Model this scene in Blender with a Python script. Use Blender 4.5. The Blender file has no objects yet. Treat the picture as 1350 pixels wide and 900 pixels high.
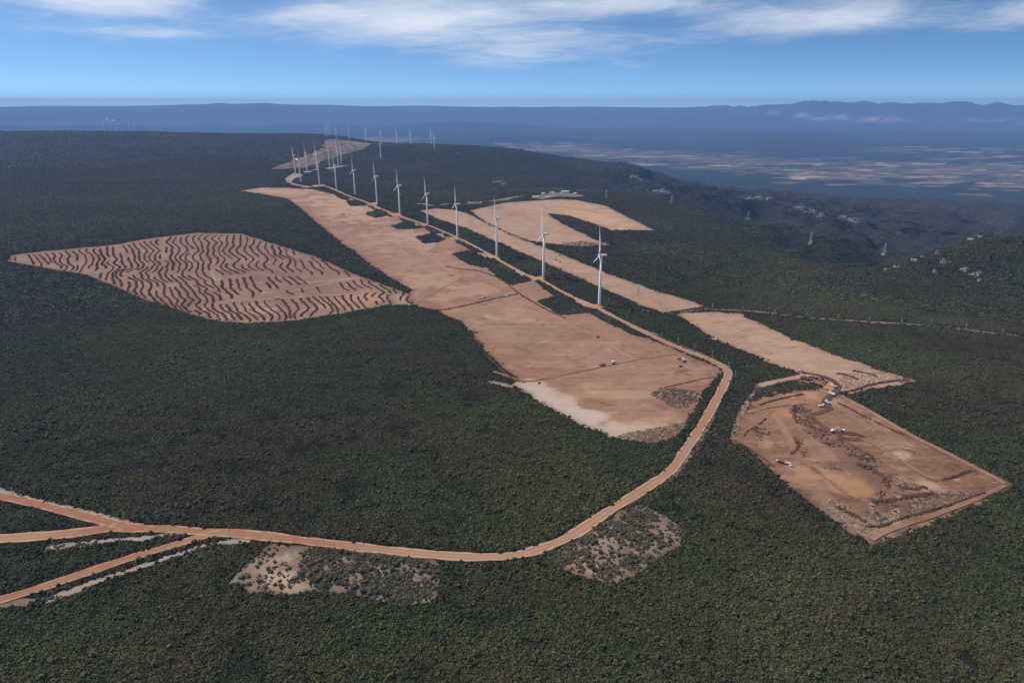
import bpy, bmesh, math, random
import numpy as np
from mathutils import Vector, Matrix, geometry
rng = np.random.default_rng(7); random.seed(7)
S = bpy.context.scene
COL = S.collection
R = math.radians
# ------------------------------------------------------------------ camera model
H = 370.0; FPX = 900.0
PITCH = math.atan((450 - 138.5) / FPX)
cp, sp = math.cos(PITCH), math.sin(PITCH)
def rays(u, v):
    a = (np.asarray(u, float) - 675) / FPX; b = (450 - np.asarray(v, float)) / FPX
    return np.stack([a, cp + b * sp, -sp + b * cp], -1)
def project(x, y, z):
    x, y, z = np.asarray(x, float), np.asarray(y, float), np.asarray(z, float) - H
    d = y * cp - z * sp
    return 675 + FPX * x / d, 450 - FPX * (y * sp + z * cp) / d
def on_plane(u, v, z):
    d = rays(u, v); t = (z - H) / d[..., 2]
    return d[..., 0] * t, d[..., 1] * t
# ------------------------------------------------------------------ noise
_T = rng.random((256, 256))
def vnoise(x, y):
    xi = np.floor(x).astype(int); yi = np.floor(y).astype(int); fx = x - xi; fy = y - yi
    fx = fx * fx * fx * (fx * (fx * 6 - 15) + 10); fy = fy * fy * fy * (fy * (fy * 6 - 15) + 10)
    g = lambda i, j: _T[i & 255, j & 255]
    return ((g(xi, yi) * (1 - fx) + g(xi + 1, yi) * fx) * (1 - fy) + (g(xi, yi + 1) * (1 - fx) + g(xi + 1, yi + 1) * fx) * fy) * 2 - 1
def fbm(x, y, n=4):
    s = 0; a = 1.0; t = 0
    for i in range(n):
        s = s + a * vnoise(x + 17.3 * i, y - 9.1 * i); t += a; a *= .5; x = x * 2.03; y = y * 2.03
    return s / t
def sstep(a, b, x):
    t = np.clip((x - a) / (b - a), 0, 1); return t * t * (3 - 2 * t)
# ------------------------------------------------------------------ turbines as seen: base u,v, hub v
ROW = [(790, 403.3, 338), (716.2, 366.7, 308.7), (655, 339, 285.3), (603.1, 314.7, 267.2), (563.9, 297, 253.9), (527.2, 283.6, 242.6),
       (497.2, 268.7, 232.2), (468.3, 258.3, 223.9), (443.6, 250, 217.2), (421.3, 244.2, 213), (396.7, 241.7, 211.7)]
MID = [(389.8, 232, 204.4), (404.9, 226.4, 201.1), (418, 223.5, 199), (434.7, 220.9, 198.3), (446.1, 218.9, 197.2), (450.3, 216.7, 194.4)]
LONE = [(502.2, 210.6, 190.6)]
FAR = [(429.8, 182, 166.7), (433, 180.2, 165), (435.9, 179.4, 164.4), (443.6, 184, 168.8), (460.6, 185.8, 170.5), (483, 188.3, 172.6), (503, 191, 174.5),
       (523.6, 193, 176), (541.7, 191.7, 176.2), (563.9, 190, 172.6), (568.6, 192, 175), (572.8, 196.7, 178.4)]
LEFT = [(138.7, 175.6, 161), (146.2, 174.8, 160), (154.5, 174.8, 160.3), (159.6, 174.3, 160.2), (163.6, 173.9, 160.2), (170.5, 173.9, 160), (178.2, 173.9, 160),
        (209.3, 173.9, 160), (212.5, 173.9, 160)]
HUB = 100.0
def dist_for(u, vb, vh):
    ab = (450 - vb) / FPX; ah = (450 - vh) / FPX
    tb = -(-sp + ab * cp) / (cp + ab * sp); th = -(-sp + ah * cp) / (cp + ah * sp)
    D = HUB / (tb - th); return D, H - D * tb
ctrl = []
def C(u, v, z):
    x, y = on_plane(u, v, z); ctrl.append((float(x), float(y), float(z)))
def zrow(D): return float(np.interp(D, [0, 2000, 2700, 3200, 4200, 4800, 5600, 6300, 7000, 8000], [0, 0, 28, 37, 30, 30, 62, 85, 122, 112]))
for t in ROW[::2] + MID[::2] + LONE + FAR[::2] + LEFT[::3]:
    C(t[0], t[1], zrow(dist_for(*t)[0]))
# near plateau (direct metres)
for x, y in [(-900, -300), (0, -400), (900, -300), (-1500, 500), (0, 300), (0, 700), (-400, 700), (400, 700), (1300, 500), (-900, 1100), (900, 900), (-2500, 1200), (2200, 700)]:
    ctrl.append((x, y, 0.0))
for u, v, z in [(60, 345, 4), (250, 420, -4), (250, 310, 4), (450, 330, 0), (600, 460, 0), (800, 520, 0), (740, 430, 0), (950, 470, 0), (1100, 560, -2), (1300, 630, -2),
                (1200, 480, 0), (1340, 430, 0), (1000, 400, 0), (900, 330, 0), (780, 275, 0), (700, 268, 2), (0, 250, 28), (150, 250, 24), (300, 250, 22), (0, 205, 66), (200, 205, 62), (330, 200, 52), (20, 178, 96), (250, 177, 100), (370, 178.5, 92), (-400, 185, 90), (-400, 300, 12),
                # saddle and the dark slope behind the row
                (600, 243, -24), (560, 235, -6), (660, 236, -30), (620, 215, 20), (700, 222, -20), (600, 196, 72), (640, 195, 66), (700, 203, 34), (760, 211, -10), (800, 235, -70), (850, 224, -70),
                (740, 256, 0), (860, 262, -30), (905, 244, -160), (960, 252, -190), (930, 287, -45), (1000, 305, -70), (985, 287, -105), (1060, 318, -125), (1000, 262, -180), (1070, 280, -190), (1118, 292, -195), (1160, 333, -150),
                (1130, 349, -105), (1050, 335, -62), (960, 318, -8), (1180, 374, -14), (1250, 374, -6), (1100, 365, -2), (1010, 345, -2), (880, 300, -2), (1140, 362, -30),
                # rocky hill at the right
                (1190, 354, -60), (1215, 338, 14), (1240, 326, 48), (1290, 318, 66), (1345, 311, 78), (1300, 340, 44), (1500, 330, 50), (1340, 370, 4), (1260, 362, 4), (1230, 350, 4),
                (1180, 300, -230), (1250, 292, -250), (1340, 290, -260), (1100, 262, -330), (1250, 272, -360), (1345, 275, -360), (1600, 280, -360)]:
    C(u, v, z)
FLOOR = -540.
for az, r, z in [(-60, 9500, -300), (-36, 9800, -300), (-28, 9800, -300), (-20, 9800, -320), (-12, 9600, -380), (-6, 9200, -460), (-60, 12800, FLOOR), (-36, 12800, FLOOR), (-22, 12800, FLOOR), (-10, 12800, FLOOR),
                 (0, 9400, FLOOR), (0, 11500, FLOOR), (4, 8200, -530), (9, 7600, FLOOR), (9, 10000, FLOOR), (15, 7000, FLOOR), (15, 10000, FLOOR), (23, 6900, FLOOR), (30, 6800, FLOOR), (37, 6700, FLOOR), (50, 6600, FLOOR), (25, 9500, FLOOR), (36, 9500, FLOOR), (20, 12800, FLOOR), (36, 12800, FLOOR), (60, 12800, FLOOR)]:
    ctrl.append((r * math.sin(R(az)), r * math.cos(R(az)), z))
CT = np.array(ctrl); CS = 170.0
_P = CT[:, :2]
_K = np.sqrt(((_P[:, None] - _P[None]) ** 2).sum(-1) + CS ** 2) / 1000
_W = np.linalg.solve(_K + np.eye(len(_P)) * -0.012, CT[:, 2] + 40)
# skyline of the far ranges: (u, v) of the ridge line as seen from the air
SKY_R = np.array([(820, 142.5), (870, 141.5), (900, 142.2), (940, 140.5), (985, 140), (1020, 138.5), (1050, 136), (1073, 131.6), (1092, 134.6), (1110, 133.4), (1125, 136), (1140, 132.6), (1160, 136), (1180, 134.6), (1200, 137), (1215, 135), (1245, 134.6), (1280, 134.2), (1295, 137.6), (1315, 135.6), (1340, 138.5), (1400, 137), (1500, 140), (1700, 139)])
SKY_L = np.array([(-400, 140.6), (-100, 141), (0, 141.2), (60, 139.6), (150, 140.3), (230, 138.4), (270, 137.4), (290, 135.8), (310, 137.0), (350, 136.2), (380, 138.0), (430, 138.4), (480, 140), (560, 139.4), (620, 140.8), (700, 141), (780, 140.8), (850, 141.4), (1000, 142), (1700, 142)])
def _prof(P, D):
    d = rays(P[:, 0], P[:, 1]); az = np.arctan2(d[:, 0], d[:, 1]); hyp = np.hypot(d[:, 0], d[:, 1])
    return az, H + D * d[:, 2] / hyp
AZR, ZR = _prof(SKY_R, 36000.); AZL, ZL = _prof(SKY_L, 38000.)
def ground(x, y):
    x = np.asarray(x, float); y = np.asarray(y, float); sh = x.shape; x = x.ravel(); y = y.ravel()
    r = np.hypot(x, y); az = np.arctan2(x, np.maximum(y, 1))
    xn = np.where(r > 13000, x * 13000 / np.maximum(r, 1), x); yn = np.where(r > 13000, y * 13000 / np.maximum(r, 1), y)
    z = np.full(x.shape, -40.0)
    for k in range(len(_W)):
        z += _W[k] * np.sqrt((xn - _P[k, 0]) ** 2 + (yn - _P[k, 1]) ** 2 + CS ** 2) / 1000
    slope = sstep(-25, -110, z) * sstep(FLOOR + 15, FLOOR + 150, z)
    z += 1.6 * fbm(x / 620, y / 620, 2) * sstep(150, 700, r)
    z += ((1 - np.abs(fbm(x / 560 + 5, y / 560, 4)) * 2.3) * 95 - 62) * slope * sstep(1300, 2500, r)
    z += fbm(x / 900 - 3, y / 900, 3) * 14 * sstep(3200, 5200, r) * (1 - slope)
    t = sstep(9500, 12800, r)
    zf = FLOOR + 30 * fbm(x / 2600, y / 2600, 4) * sstep(9000, 12000, r)
    hl = sstep(13500, 17500, r) * (1 - sstep(20000, 24000, r))
    zf += hl * (90 + 170 * fbm(x / 3600 + 9, y / 3600, 4))
    h2 = sstep(20500, 24000, r) * (1 - sstep(25500, 29000, r)); zf += h2 * (330 + 400 * fbm(x / 6500 + 2, y / 6500 + 5, 4)) * (.35 + .65 * sstep(R(6), R(-8), az))
    g = np.exp(-((az - R(-27.5)) / .055) ** 2 - ((r - 15500) / 1500) ** 2); zf += 430 * g
    n1 = fbm(x / 4200 + 3, y / 4200 + 8, 5); n2 = np.abs(fbm(x / 3000 + 31, y / 5200 + 8, 4))
    zp = np.interp(az, AZR, ZR); up = sstep(25500, 36000, r + 3000 * n1 * (1 - sstep(34000, 36000, r))); dn = 1 - sstep(36000, 41000, r)
    wr = sstep(R(7), R(14), az)
    zp = zp + 75 * fbm(az * 120, az * 0 + 3, 4) * sstep(R(8), R(16), az)
    zr = FLOOR + (zp - FLOOR) * up * dn * (1 - n2 * .95 * (1 - sstep(.9, 1, up)))
    zp2 = np.interp(az, AZL, ZL); up2 = sstep(29000, 38000, r + 3000 * n1 * (1 - sstep(36000, 38000, r))); dn2 = 1 - sstep(38000, 42500, r)
    zp2 = zp2 + 16 * fbm(az * 80, az * 0 + 7, 3)
    zl = FLOOR + (zp2 - FLOOR) * up2 * dn2
    zf = np.maximum(zf, np.maximum(np.where(wr > 0, FLOOR + (zr - FLOOR) * wr, FLOOR), zl))
    z = z * (1 - t) + zf * t
    return z.reshape(sh)
def G(u, v):
    """ground points seen at pixels"""
    u = np.atleast_1d(np.asarray(u, float)); v = np.atleast_1d(np.asarray(v, float)); d = rays(u, v)
    ts = np.geomspace(300, 60000, 420); n = len(u)
    lo = np.full(n, 300.); hi = np.full(n, 60000.); done = np.zeros(n, bool)
    P = d[:, None, :] * ts[None, :, None]
    below = (P[..., 2] + H) < ground(P[..., 0], P[..., 1])
    k = np.where(below.any(1), below.argmax(1), len(ts) - 1); k = np.maximum(k, 1)
    lo = ts[k - 1]; hi = ts[k]
    for _ in range(22):
        m = (lo + hi) / 2; p = d * m[:, None]; b = (p[:, 2] + H) < ground(p[:, 0], p[:, 1])
        hi = np.where(b, m, hi); lo = np.where(b, lo, m)
    p = d * hi[:, None]
    return np.stack([p[:, 0], p[:, 1], ground(p[:, 0], p[:, 1])], -1)
def GP(pts):
    a = np.array(pts, float); return G(a[:, 0], a[:, 1])
# ------------------------------------------------------------------ object helpers
def tag(o, label=None, cat=None, group=None, kind=None):
    if label: o['label'] = label
    if cat: o['category'] = cat
    if group: o['group'] = group
    if kind: o['kind'] = kind
    return o
def mesh_obj(name, V, F, mat=None, parent=None, smooth=False, cols=None, link=True):
    me = bpy.data.meshes.new(name)
    me.from_pydata([tuple(map(float, v)) for v in V], [], [tuple(map(int, f)) for f in F]); me.update()
    if smooth: me.polygons.foreach_set('use_smooth', [True] * len(me.polygons))
    for key, c in (cols or {}).items():
        c = np.asarray(c, float)
        if c.shape[1] == 3: c = np.concatenate([c, np.ones((len(c), 1))], 1)
        a = me.color_attributes.new(key, 'FLOAT_COLOR', 'POINT'); a.data.foreach_set('color', c.ravel())
    if mat is not None: me.materials.append(mat)
    o = bpy.data.objects.new(name, me)
    if link: COL.objects.link(o)
    if parent is not None: o.parent = parent
    return o
def empty(name, loc, rz=0.0, sc=1.0):
    o = bpy.data.objects.new(name, None); COL.objects.link(o); o.empty_display_size = 1
    o.location = loc; o.rotation_euler = (0, 0, rz); o.scale = (sc, sc, sc); return o
def copy_tree(o, parent=None):
    c = o.copy(); COL.objects.link(c)
    if parent is not None: c.parent = parent
    for ch in list(o.children): copy_tree(ch, c)
    return c
class MB:
    def __init__(s): s.v = []; s.f = []
    def add(s, V, F):
        n = len(s.v); s.v += [tuple(v) for v in V]; s.f += [tuple(i + n for i in f) for f in F]
    def box(s, c, d, rz=0.0, taper=1.0):
        x, y, z = d[0] / 2, d[1] / 2, d[2] / 2; V = []
        for sz in (-1, 1):
            k = taper if sz > 0 else 1
            for sx, sy in ((-1, -1), (1, -1), (1, 1), (-1, 1)):
                p = Matrix.Rotation(rz, 3, 'Z') @ Vector((sx * x * k, sy * y * k, sz * z)); V.append((p.x + c[0], p.y + c[1], p.z + c[2]))
        s.add(V, [(3, 2, 1, 0), (4, 5, 6, 7), (0, 1, 5, 4), (1, 2, 6, 5), (2, 3, 7, 6), (3, 0, 4, 7)]); return s
    def bar(s, a, b, w, w2=None, n=4):
        a = Vector(a); b = Vector(b); d = (b - a).normalized(); w2 = w if w2 is None else w2
        u = d.orthogonal().normalized(); t = d.cross(u); V = []
        for p, r in ((a, w), (b, w2)):
            for k in range(n):
                q = p + (u * math.cos(2 * math.pi * k / n + .785) + t * math.sin(2 * math.pi * k / n + .785)) * r; V.append(tuple(q))
        F = [(k, (k + 1) % n, n + (k + 1) % n, n + k) for k in range(n)] + [tuple(range(n - 1, -1, -1)), tuple(range(n, 2 * n))]
        s.add(V, F); return s
    def lathe(s, prof, n=16, axis='Z', c=(0, 0, 0)):
        V = []; F = []
        for r, h in prof:
            for k in range(n):
                a = 2 * math.pi * k / n; p = (r * math.cos(a), r * math.sin(a), h)
                if axis == 'X': p = (p[2], p[0], p[1])
                if axis == 'Y': p = (p[0], p[2], p[1])
                V.append((p[0] + c[0], p[1] + c[1], p[2] + c[2]))
        for j in range(len(prof) - 1):
            for k in range(n): F.append((j * n + k, j * n + (k + 1) % n, (j + 1) * n + (k + 1) % n, (j + 1) * n + k))
        F += [tuple(range(n - 1, -1, -1)), tuple(range((len(prof) - 1) * n, len(prof) * n))]
        s.add(V, F); return s
    def build(s, name, mat, parent=None, smooth=False): return mesh_obj(name, s.v, s.f, mat, parent, smooth)
# ------------------------------------------------------------------ materials
class NT:
    def __init__(s, mat):
        s.m = mat; mat.use_nodes = True; s.t = mat.node_tree; s.t.nodes.clear(); s.out = s.t.nodes.new('ShaderNodeOutputMaterial')
    def n(s, ty, **kw):
        x = s.t.nodes.new(ty)
        for k, v in kw.items(): setattr(x, k, v)
        return x
    def l(s, a, b): s.t.links.new(a, b)
    def val(s, sock, v):
        if hasattr(v, 'is_linked') or isinstance(v, bpy.types.NodeSocket): s.l(v, sock)
        else: sock.default_value = v
    def math(s, op, a, b=0.0, c=None, clamp=False):
        x = s.n('ShaderNodeMath', operation=op, use_clamp=clamp); s.val(x.inputs[0], a); s.val(x.inputs[1], b)
        if c is not None: s.val(x.inputs[2], c)
        return x.outputs[0]
    def mix(s, f, a, b, mode='MIX'):
        x = s.n('ShaderNodeMix', data_type='RGBA', blend_type=mode); s.val(x.inputs[0], f)
        for i, c in ((6, a), (7, b)):
            if isinstance(c, (tuple, list)): c = (*c[:3], 1.0)
            s.val(x.inputs[i], c)
        return x.outputs[2]
    def noise(s, scale, vec=None, detail=4.0, rough=.55, dist=0.0, dims='3D'):
        x = s.n('ShaderNodeTexNoise', noise_dimensions=dims); x.inputs['Scale'].default_value = scale; x.inputs['Detail'].default_value = detail
        x.inputs['Roughness'].default_value = rough; x.inputs['Distortion'].default_value = dist
        if vec is not None: s.l(vec, x.inputs['Vector'])
        return x.outputs[0]
    def ramp(s, f, lo, hi, a=0.0, b=1.0):
        x = s.n('ShaderNodeMapRange'); x.interpolation_type = 'SMOOTHSTEP'; s.val(x.inputs[0], f)
        for i, q in ((1, lo), (2, hi), (3, a), (4, b)): s.val(x.inputs[i], q)
        return x.outputs[0]
    def pos(s): return s.n('ShaderNodeNewGeometry').outputs['Position']
    def mapping(s, vec, sc=(1, 1, 1), rz=0.0):
        x = s.n('ShaderNodeMapping'); s.l(vec, x.inputs[0]); x.inputs['Scale'].default_value = sc; x.inputs['Rotation'].default_value = (0, 0, rz); return x.outputs[0]
    def attr(s, name): return s.n('ShaderNodeVertexColor', layer_name=name).outputs[0]
    def sep(s, c):
        x = s.n('ShaderNodeSeparateColor'); s.l(c, x.inputs[0]); return x.outputs
    def finish(s, color, rough=.9, bump=None, bstr=.5, bdist=1.0, spec=.2, metal=0.0):
        b = s.n('ShaderNodeBsdfPrincipled'); s.val(b.inputs['Base Color'], (*color[:3], 1.0) if isinstance(color, (tuple, list)) else color)
        s.val(b.inputs['Roughness'], rough); b.inputs['Specular IOR Level'].default_value = spec; b.inputs['Metallic'].default_value = metal
        if bump is not None:
            q = s.n('ShaderNodeBump'); q.inputs['Strength'].default_value = bstr; q.inputs['Distance'].default_value = bdist
            s.l(bump, q.inputs['Height']); s.l(q.outputs[0], b.inputs['Normal'])
        s.l(b.outputs[0], s.out.inputs[0]); return s.m
def new_mat(name): return NT(bpy.data.materials.new(name))
def plain(name, c, rough=.6, spec=.3, var=.12, scale=.8, metal=0.0):
    t = new_mat(name); n = t.noise(scale, t.pos(), 3)
    return t.finish(t.mix(t.ramp(n, .3, .7), tuple(k * (1 - var) for k in c), tuple(min(1, k * (1 + var)) for k in c)), rough, spec=spec, metal=metal)
M = {}
M['turbine'] = plain('turbine_paint', (.78, .78, .77), .45, .4, .03, .2)
M['steel'] = plain('galvanised_steel', (.36, .37, .38), .5, .5, .15, .5)
M['pole'] = plain('pale_pole_concrete', (.5, .48, .44), .8, .2)
M['white_paint'] = plain('white_paint', (.74, .74, .72), .4, .4, .06)
M['red_paint'] = plain('red_paint', (.42, .05, .035), .45, .4)
M['yellow_paint'] = plain('yellow_machine_paint', (.6, .36, .05), .5, .4)
M['tyre'] = plain('tyre_rubber', (.025, .025, .025), .9, .1)
M['glass'] = plain('dark_cab_glass', (.03, .04, .05), .15, .6, .1)
M['dark_metal'] = plain('dark_metal', (.06, .06, .065), .6, .4)
M['load'] = plain('red_earth_load', (.22, .095, .055), .95, .1, .3, 1.2)
M['roof'] = plain('grey_sheet_roof', (.5, .5, .5), .5, .4)
# terrain: scrub seen from far, farmland floor, pale cliffs
t = new_mat('scrubland'); p = t.pos()
n1 = t.noise(1 / 420, p, 6, .6); n2 = t.noise(1 / 22, p, 5, .62); n3 = t.noise(1 / 7, p, 3, .6); nb = t.noise(1 / 1500, p, 4, .55)
vor = t.n('ShaderNodeTexVoronoi'); vor.inputs['Scale'].default_value = 1 / 6.5; t.l(p, vor.inputs['Vector'])
a = t.mix(t.ramp(n1, .36, .66), (.008, .010, .004), (.014, .016, .007))  # dark scrub tones: self-shadowing of the far canopy is averaged into the colour
a = t.mix(t.ramp(nb, .42, .62, 0, .65), a, (.026, .021, .013))
a = t.mix(t.ramp(n2, .35, .7), t.mix(.55, a, (.010, .013, .007)), t.mix(.2, a, (.042, .044, .021)))
a = t.mix(t.ramp(n3, .3, .75, .0, .5), a, (.014, .018, .010))
tint = t.sep(t.attr('tint'))
a = t.mix(tint[0], a, (.30, .26, .21))
for sc_, rz_, seed in ((1 / 250, .42, 0), (1 / 115, .5, 3)):
    vr = t.n('ShaderNodeTexVoronoi', distance='CHEBYCHEV'); vr.inputs['Scale'].default_value = 1.0; vr.inputs['Randomness'].default_value = .85
    t.l(t.mapping(p, (sc_ * .55, sc_ * 1.3, 0), rz_), vr.inputs['Vector']); ch = t.sep(vr.outputs['Color'])
    cr = t.n('ShaderNodeValToRGB'); cr.color_ramp.interpolation = 'CONSTANT'; t.l(ch[1], cr.inputs[0])
    st_ = [(0, (0.112, 0.078, 0.053)), (.12, (0.038, 0.041, 0.020)), (.36, (0.168, 0.122, 0.083)), (.45, (0.129, 0.058, 0.037)), (.54, (0.050, 0.054, 0.028)), (.72, (0.084, 0.075, 0.042)), (.86, (0.269, 0.218, 0.157)), (.91, (0.134, 0.075, 0.048))]
    while len(cr.color_ramp.elements) < len(st_): cr.color_ramp.elements.new(.5)
    for e_, (ps, cc) in zip(cr.color_ramp.elements, st_): e_.position = ps; e_.color = (*cc, 1)
    on = t.ramp(t.math('SUBTRACT', t.math('MULTIPLY', tint[1], .9 if seed == 0 else .5), ch[0]), 0.0, .05)
    a = t.mix(on, a, cr.outputs[0])
a = t.mix(t.math('MULTIPLY', tint[2], .8), a, t.mix(t.ramp(n2, .4, .62), (.016, .016, .011), (.044, .037, .027)))
hgt = t.math('ADD', t.math('MULTIPLY', vor.outputs[0], -.9), t.math('MULTIPLY', n2, 3.0))
M['terrain'] = t.finish(a, 1.0, hgt, .9, 3.2, spec=.05)
# scrub foliage
t = new_mat('scrub_foliage'); p = t.pos(); q = t.attr('tone'); sx = t.sep(q)
n1 = t.noise(1 / 190, p, 5, .6); n2 = t.noise(1 / 45, p, 4, .6); nb = t.noise(1 / 1500, p, 4, .55)
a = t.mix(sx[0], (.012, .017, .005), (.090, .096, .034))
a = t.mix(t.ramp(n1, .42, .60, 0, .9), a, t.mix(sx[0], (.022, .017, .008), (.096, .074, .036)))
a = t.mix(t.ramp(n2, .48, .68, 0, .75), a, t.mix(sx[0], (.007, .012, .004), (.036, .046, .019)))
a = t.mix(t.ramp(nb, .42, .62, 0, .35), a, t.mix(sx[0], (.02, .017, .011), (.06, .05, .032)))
n4 = t.noise(1 / 420, p, 3, .5); a = t.mix(t.ramp(n4, .46, .62, 0, .75), a, t.mix(sx[0], (.02, .025, .006), (.125, .125, .045)))
a = t.mix(sx[1], a, (.14, .13, .10))
M['foliage'] = t.finish(a, .75, spec=.12)
t = new_mat('dry_shrub'); q = t.sep(t.attr('tone')); n2 = t.noise(1 / 18, t.pos(), 3)
a = t.mix(q[0], (.035, .035, .019), (.15, .14, .085)); a = t.mix(t.ramp(n2, .35, .65), a, t.mix(q[0], (.05, .04, .027), (.175, .14, .10)))
M['dry_foliage'] = t.finish(a, .85, spec=.1)
M['bark'] = plain('bark', (.12, .09, .06), .95, .1, .3, 2)
# windrows and debris
t = new_mat('felled_brush'); p = t.pos(); n = t.noise(.9, p, 4, .7); n2 = t.noise(.12, p, 3)
a = t.mix(t.ramp(n, .3, .7), (.036, .018, .012), (.15, .08, .054)); a = t.mix(t.ramp(n2, .45, .65, 0, .5), a, (.075, .038, .026))
M['brush'] = t.finish(a, 1.0, n, .9, 1.2, spec=.05)
t = new_mat('soil_bank'); n = t.noise(.5, t.pos(), 4, .7); M['bank'] = t.finish(t.mix(t.ramp(n, .3, .7), (.075, .033, .022), (.19, .098, .066)), 1.0, n, .6, .8, spec=.05)
t = new_mat('rubble'); q = t.sep(t.attr('tone'))
a = t.mix(q[0], (.014, .008, .005), (.30, .21, .155)); M['rubble'] = t.finish(a, .95, spec=.1)
t = new_mat('pale_rock'); q = t.sep(t.attr('tone')); n = t.noise(.25, t.pos(), 4)
a = t.mix(q[0], (.17, .15, .12), (.40, .36, .31)); a = t.mix(t.ramp(n, .4, .62), (.13, .115, .095), a); M['rock'] = t.finish(a, .9, n, .6, 1.0)
def soil(name, c1, c2, c3, rz=0.3, streak=.5, spots=.35, veg=0.0):
    c1, c2, c3 = ((c[0] * .77, c[1] * .71, c[2] * .655) for c in (c1, c2, c3))
    """bare graded earth: broad tone changes, long grader streaks, fine grain; 'stain' carries tone patches of the soil itself, 'edge' the berm along the border"""
    t = new_mat(name); p = t.pos()
    big = t.noise(1 / 170, p, 6, .6, .6); mid = t.noise(1 / 38, p, 6, .65, .4); fine = t.noise(1 / 3.2, p, 4, .7)
    st = t.noise(1 / 26, t.mapping(p, (.10, 1.0, 1), rz), 5, .62, .25); st2 = t.noise(1 / 60, t.mapping(p, (1.0, .14, 1), rz + .25), 4, .6, .5)
    a = t.mix(t.ramp(big, .34, .66), c1, c2)
    a = t.mix(t.math('MULTIPLY', t.ramp(st, .48, .72), streak), a, c3)
    a = t.mix(t.math('MULTIPLY', t.ramp(st2, .52, .75), streak * .8), a, tuple(k * .66 for k in c1))
    a = t.mix(t.math('MULTIPLY', t.ramp(mid, .56, .72), spots), a, tuple(min(1, k * 1.22) for k in c3))
    a = t.mix(t.math('MULTIPLY', t.ramp(mid, .46, .28), min(1, spots * 1.5)), a, tuple(k * .6 for k in c1))
    hue = t.noise(1 / 75, t.mapping(p, (1, 1, 1), .7), 5, .65, .8); a = t.mix(t.ramp(hue, .54, .70, 0, .55), a, (c2[0] * 1.12, c2[1] * 1.02, c2[2] * .84)); a = t.mix(t.ramp(hue, .46, .32, 0, .5), a, (c1[0] * .80, c1[1] * .74, c1[2] * .76))
    wv = t.n('ShaderNodeTexWave', wave_type='BANDS', bands_direction='Y'); t.l(t.mapping(p, (1, 1, 1), rz), wv.inputs['Vector']); wv.inputs['Scale'].default_value = .045; wv.inputs['Distortion'].default_value = 9; wv.inputs['Detail'].default_value = 3; wv.inputs['Detail Scale'].default_value = .35
    a = t.mix(t.math('MULTIPLY', t.ramp(wv.outputs[0], .55, .95), .22 * streak), a, tuple(k * .5 for k in c1))
    grit = t.noise(1 / 9, t.mapping(p, (.35, 1.0, 1), rz), 4, .75)
    a = t.mix(t.ramp(grit, .52, .72, 0, .7), a, tuple(k * .52 for k in c1)); a = t.mix(t.ramp(grit, .47, .28, 0, .55), a, tuple(k * 1.08 for k in c3))
    a = t.mix(t.ramp(fine, .25, .75, .0, .22), a, tuple(k * .5 for k in c1))
    if veg: a = t.mix(t.math('MULTIPLY', t.ramp(t.noise(1 / 34, t.mapping(p, (1.0, .3, 1), .5), 5, .7), .44, .54), veg), a, (.03, .032, .02))
    s_ = t.n('ShaderNodeVertexColor', layer_name='stain')
    k = t.math('MULTIPLY', t.sep(t.attr('edge'))[1], t.ramp(t.math('ADD', t.math('MULTIPLY', t.math('ADD', mid, st), .5), t.math('MULTIPLY', t.sep(t.attr('edge'))[1], .32)), .55, .78))
    a = t.mix(k, a, t.mix(1.0, s_.outputs[0], (.77, .71, .655), 'MULTIPLY'))
    e = t.sep(t.attr('edge'))[0]
    a = t.mix(t.math('MULTIPLY', e, t.ramp(t.noise(1 / 14, p, 4, .65), .38, .62, .35, 1.0)), a, tuple(k * .38 for k in c1))
    return t.finish(a, .95, t.math('ADD', t.math('MULTIPLY', mid, 1.4), t.math('MULTIPLY', fine, .3)), .5, 1.2, spec=.1)
M['soil_main'] = soil('bare_red_earth', (.26, .150, .108), (.325, .205, .155), (.37, .255, .20), -.55, .6, .6)
M['soil_pale'] = soil('pale_graded_earth', (.34, .235, .18), (.41, .29, .225), (.46, .34, .27), -.75, .5, .45)
M['soil_stripe'] = soil('raked_earth', (.215, .133, .102), (.285, .190, .150), (.35, .25, .20), 1.1, .45, .4)
M['soil_pit'] = soil('churned_earth', (.185, .100, .068), (.285, .172, .122), (.36, .245, .18), -.6, .75, .8)
M['soil_clear'] = soil('sandy_clearing', (.18, .14, .115), (.255, .20, .165), (.35, .29, .25), .2, .3, .6)
M['sand'] = soil('pale_sand', (.29, .26, .235), (.35, .32, .29), (.42, .385, .355), .3, .3, .5)
M['dark_soil'] = soil('dark_turned_soil', (.10, .05, .034), (.13, .068, .048), (.17, .10, .075), .3, .4, .4)
M['orange_soil'] = soil('orange_earth', (.42, .235, .115), (.46, .27, .14), (.48, .31, .18), -.5, .4, .4)
M['red_patch'] = soil('reddish_furrowed_earth', (.20, .115, .10), (.30, .19, .16), (.37, .26, .22), .9, .9, .9, .85)
t = new_mat('dirt_road'); p = t.pos(); e = t.sep(t.attr('edge')); n = t.noise(1 / 9, p, 5, .65); b = t.noise(1 / 160, p, 3)
a = t.mix(t.ramp(b, .35, .65), (.195, .085, .046), (.225, .112, .066)); a = t.mix(t.ramp(n, .4, .7, 0, .35), a, (.25, .145, .092))
a = t.mix(e[1], a, (.29, .185, .125)); a = t.mix(t.math('MULTIPLY', e[0], t.ramp(n, .38, .62, .0, .8)), a, (.36, .25, .175))
a = t.mix(t.math('MULTIPLY', e[2], t.ramp(n, .3, .65, .3, .8)), a, (.17, .08, .05))
M['road'] = t.finish(a, .95, n, .4, .4, spec=.1)
t = new_mat('farmland'); q = t.attr('tone'); n = t.noise(1 / 90, t.pos(), 4, .6)
M['farm'] = t.finish(t.mix(t.ramp(n, .35, .7, 0, .45), q, (.07, .085, .05)), 1.0, spec=.05)
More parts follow.
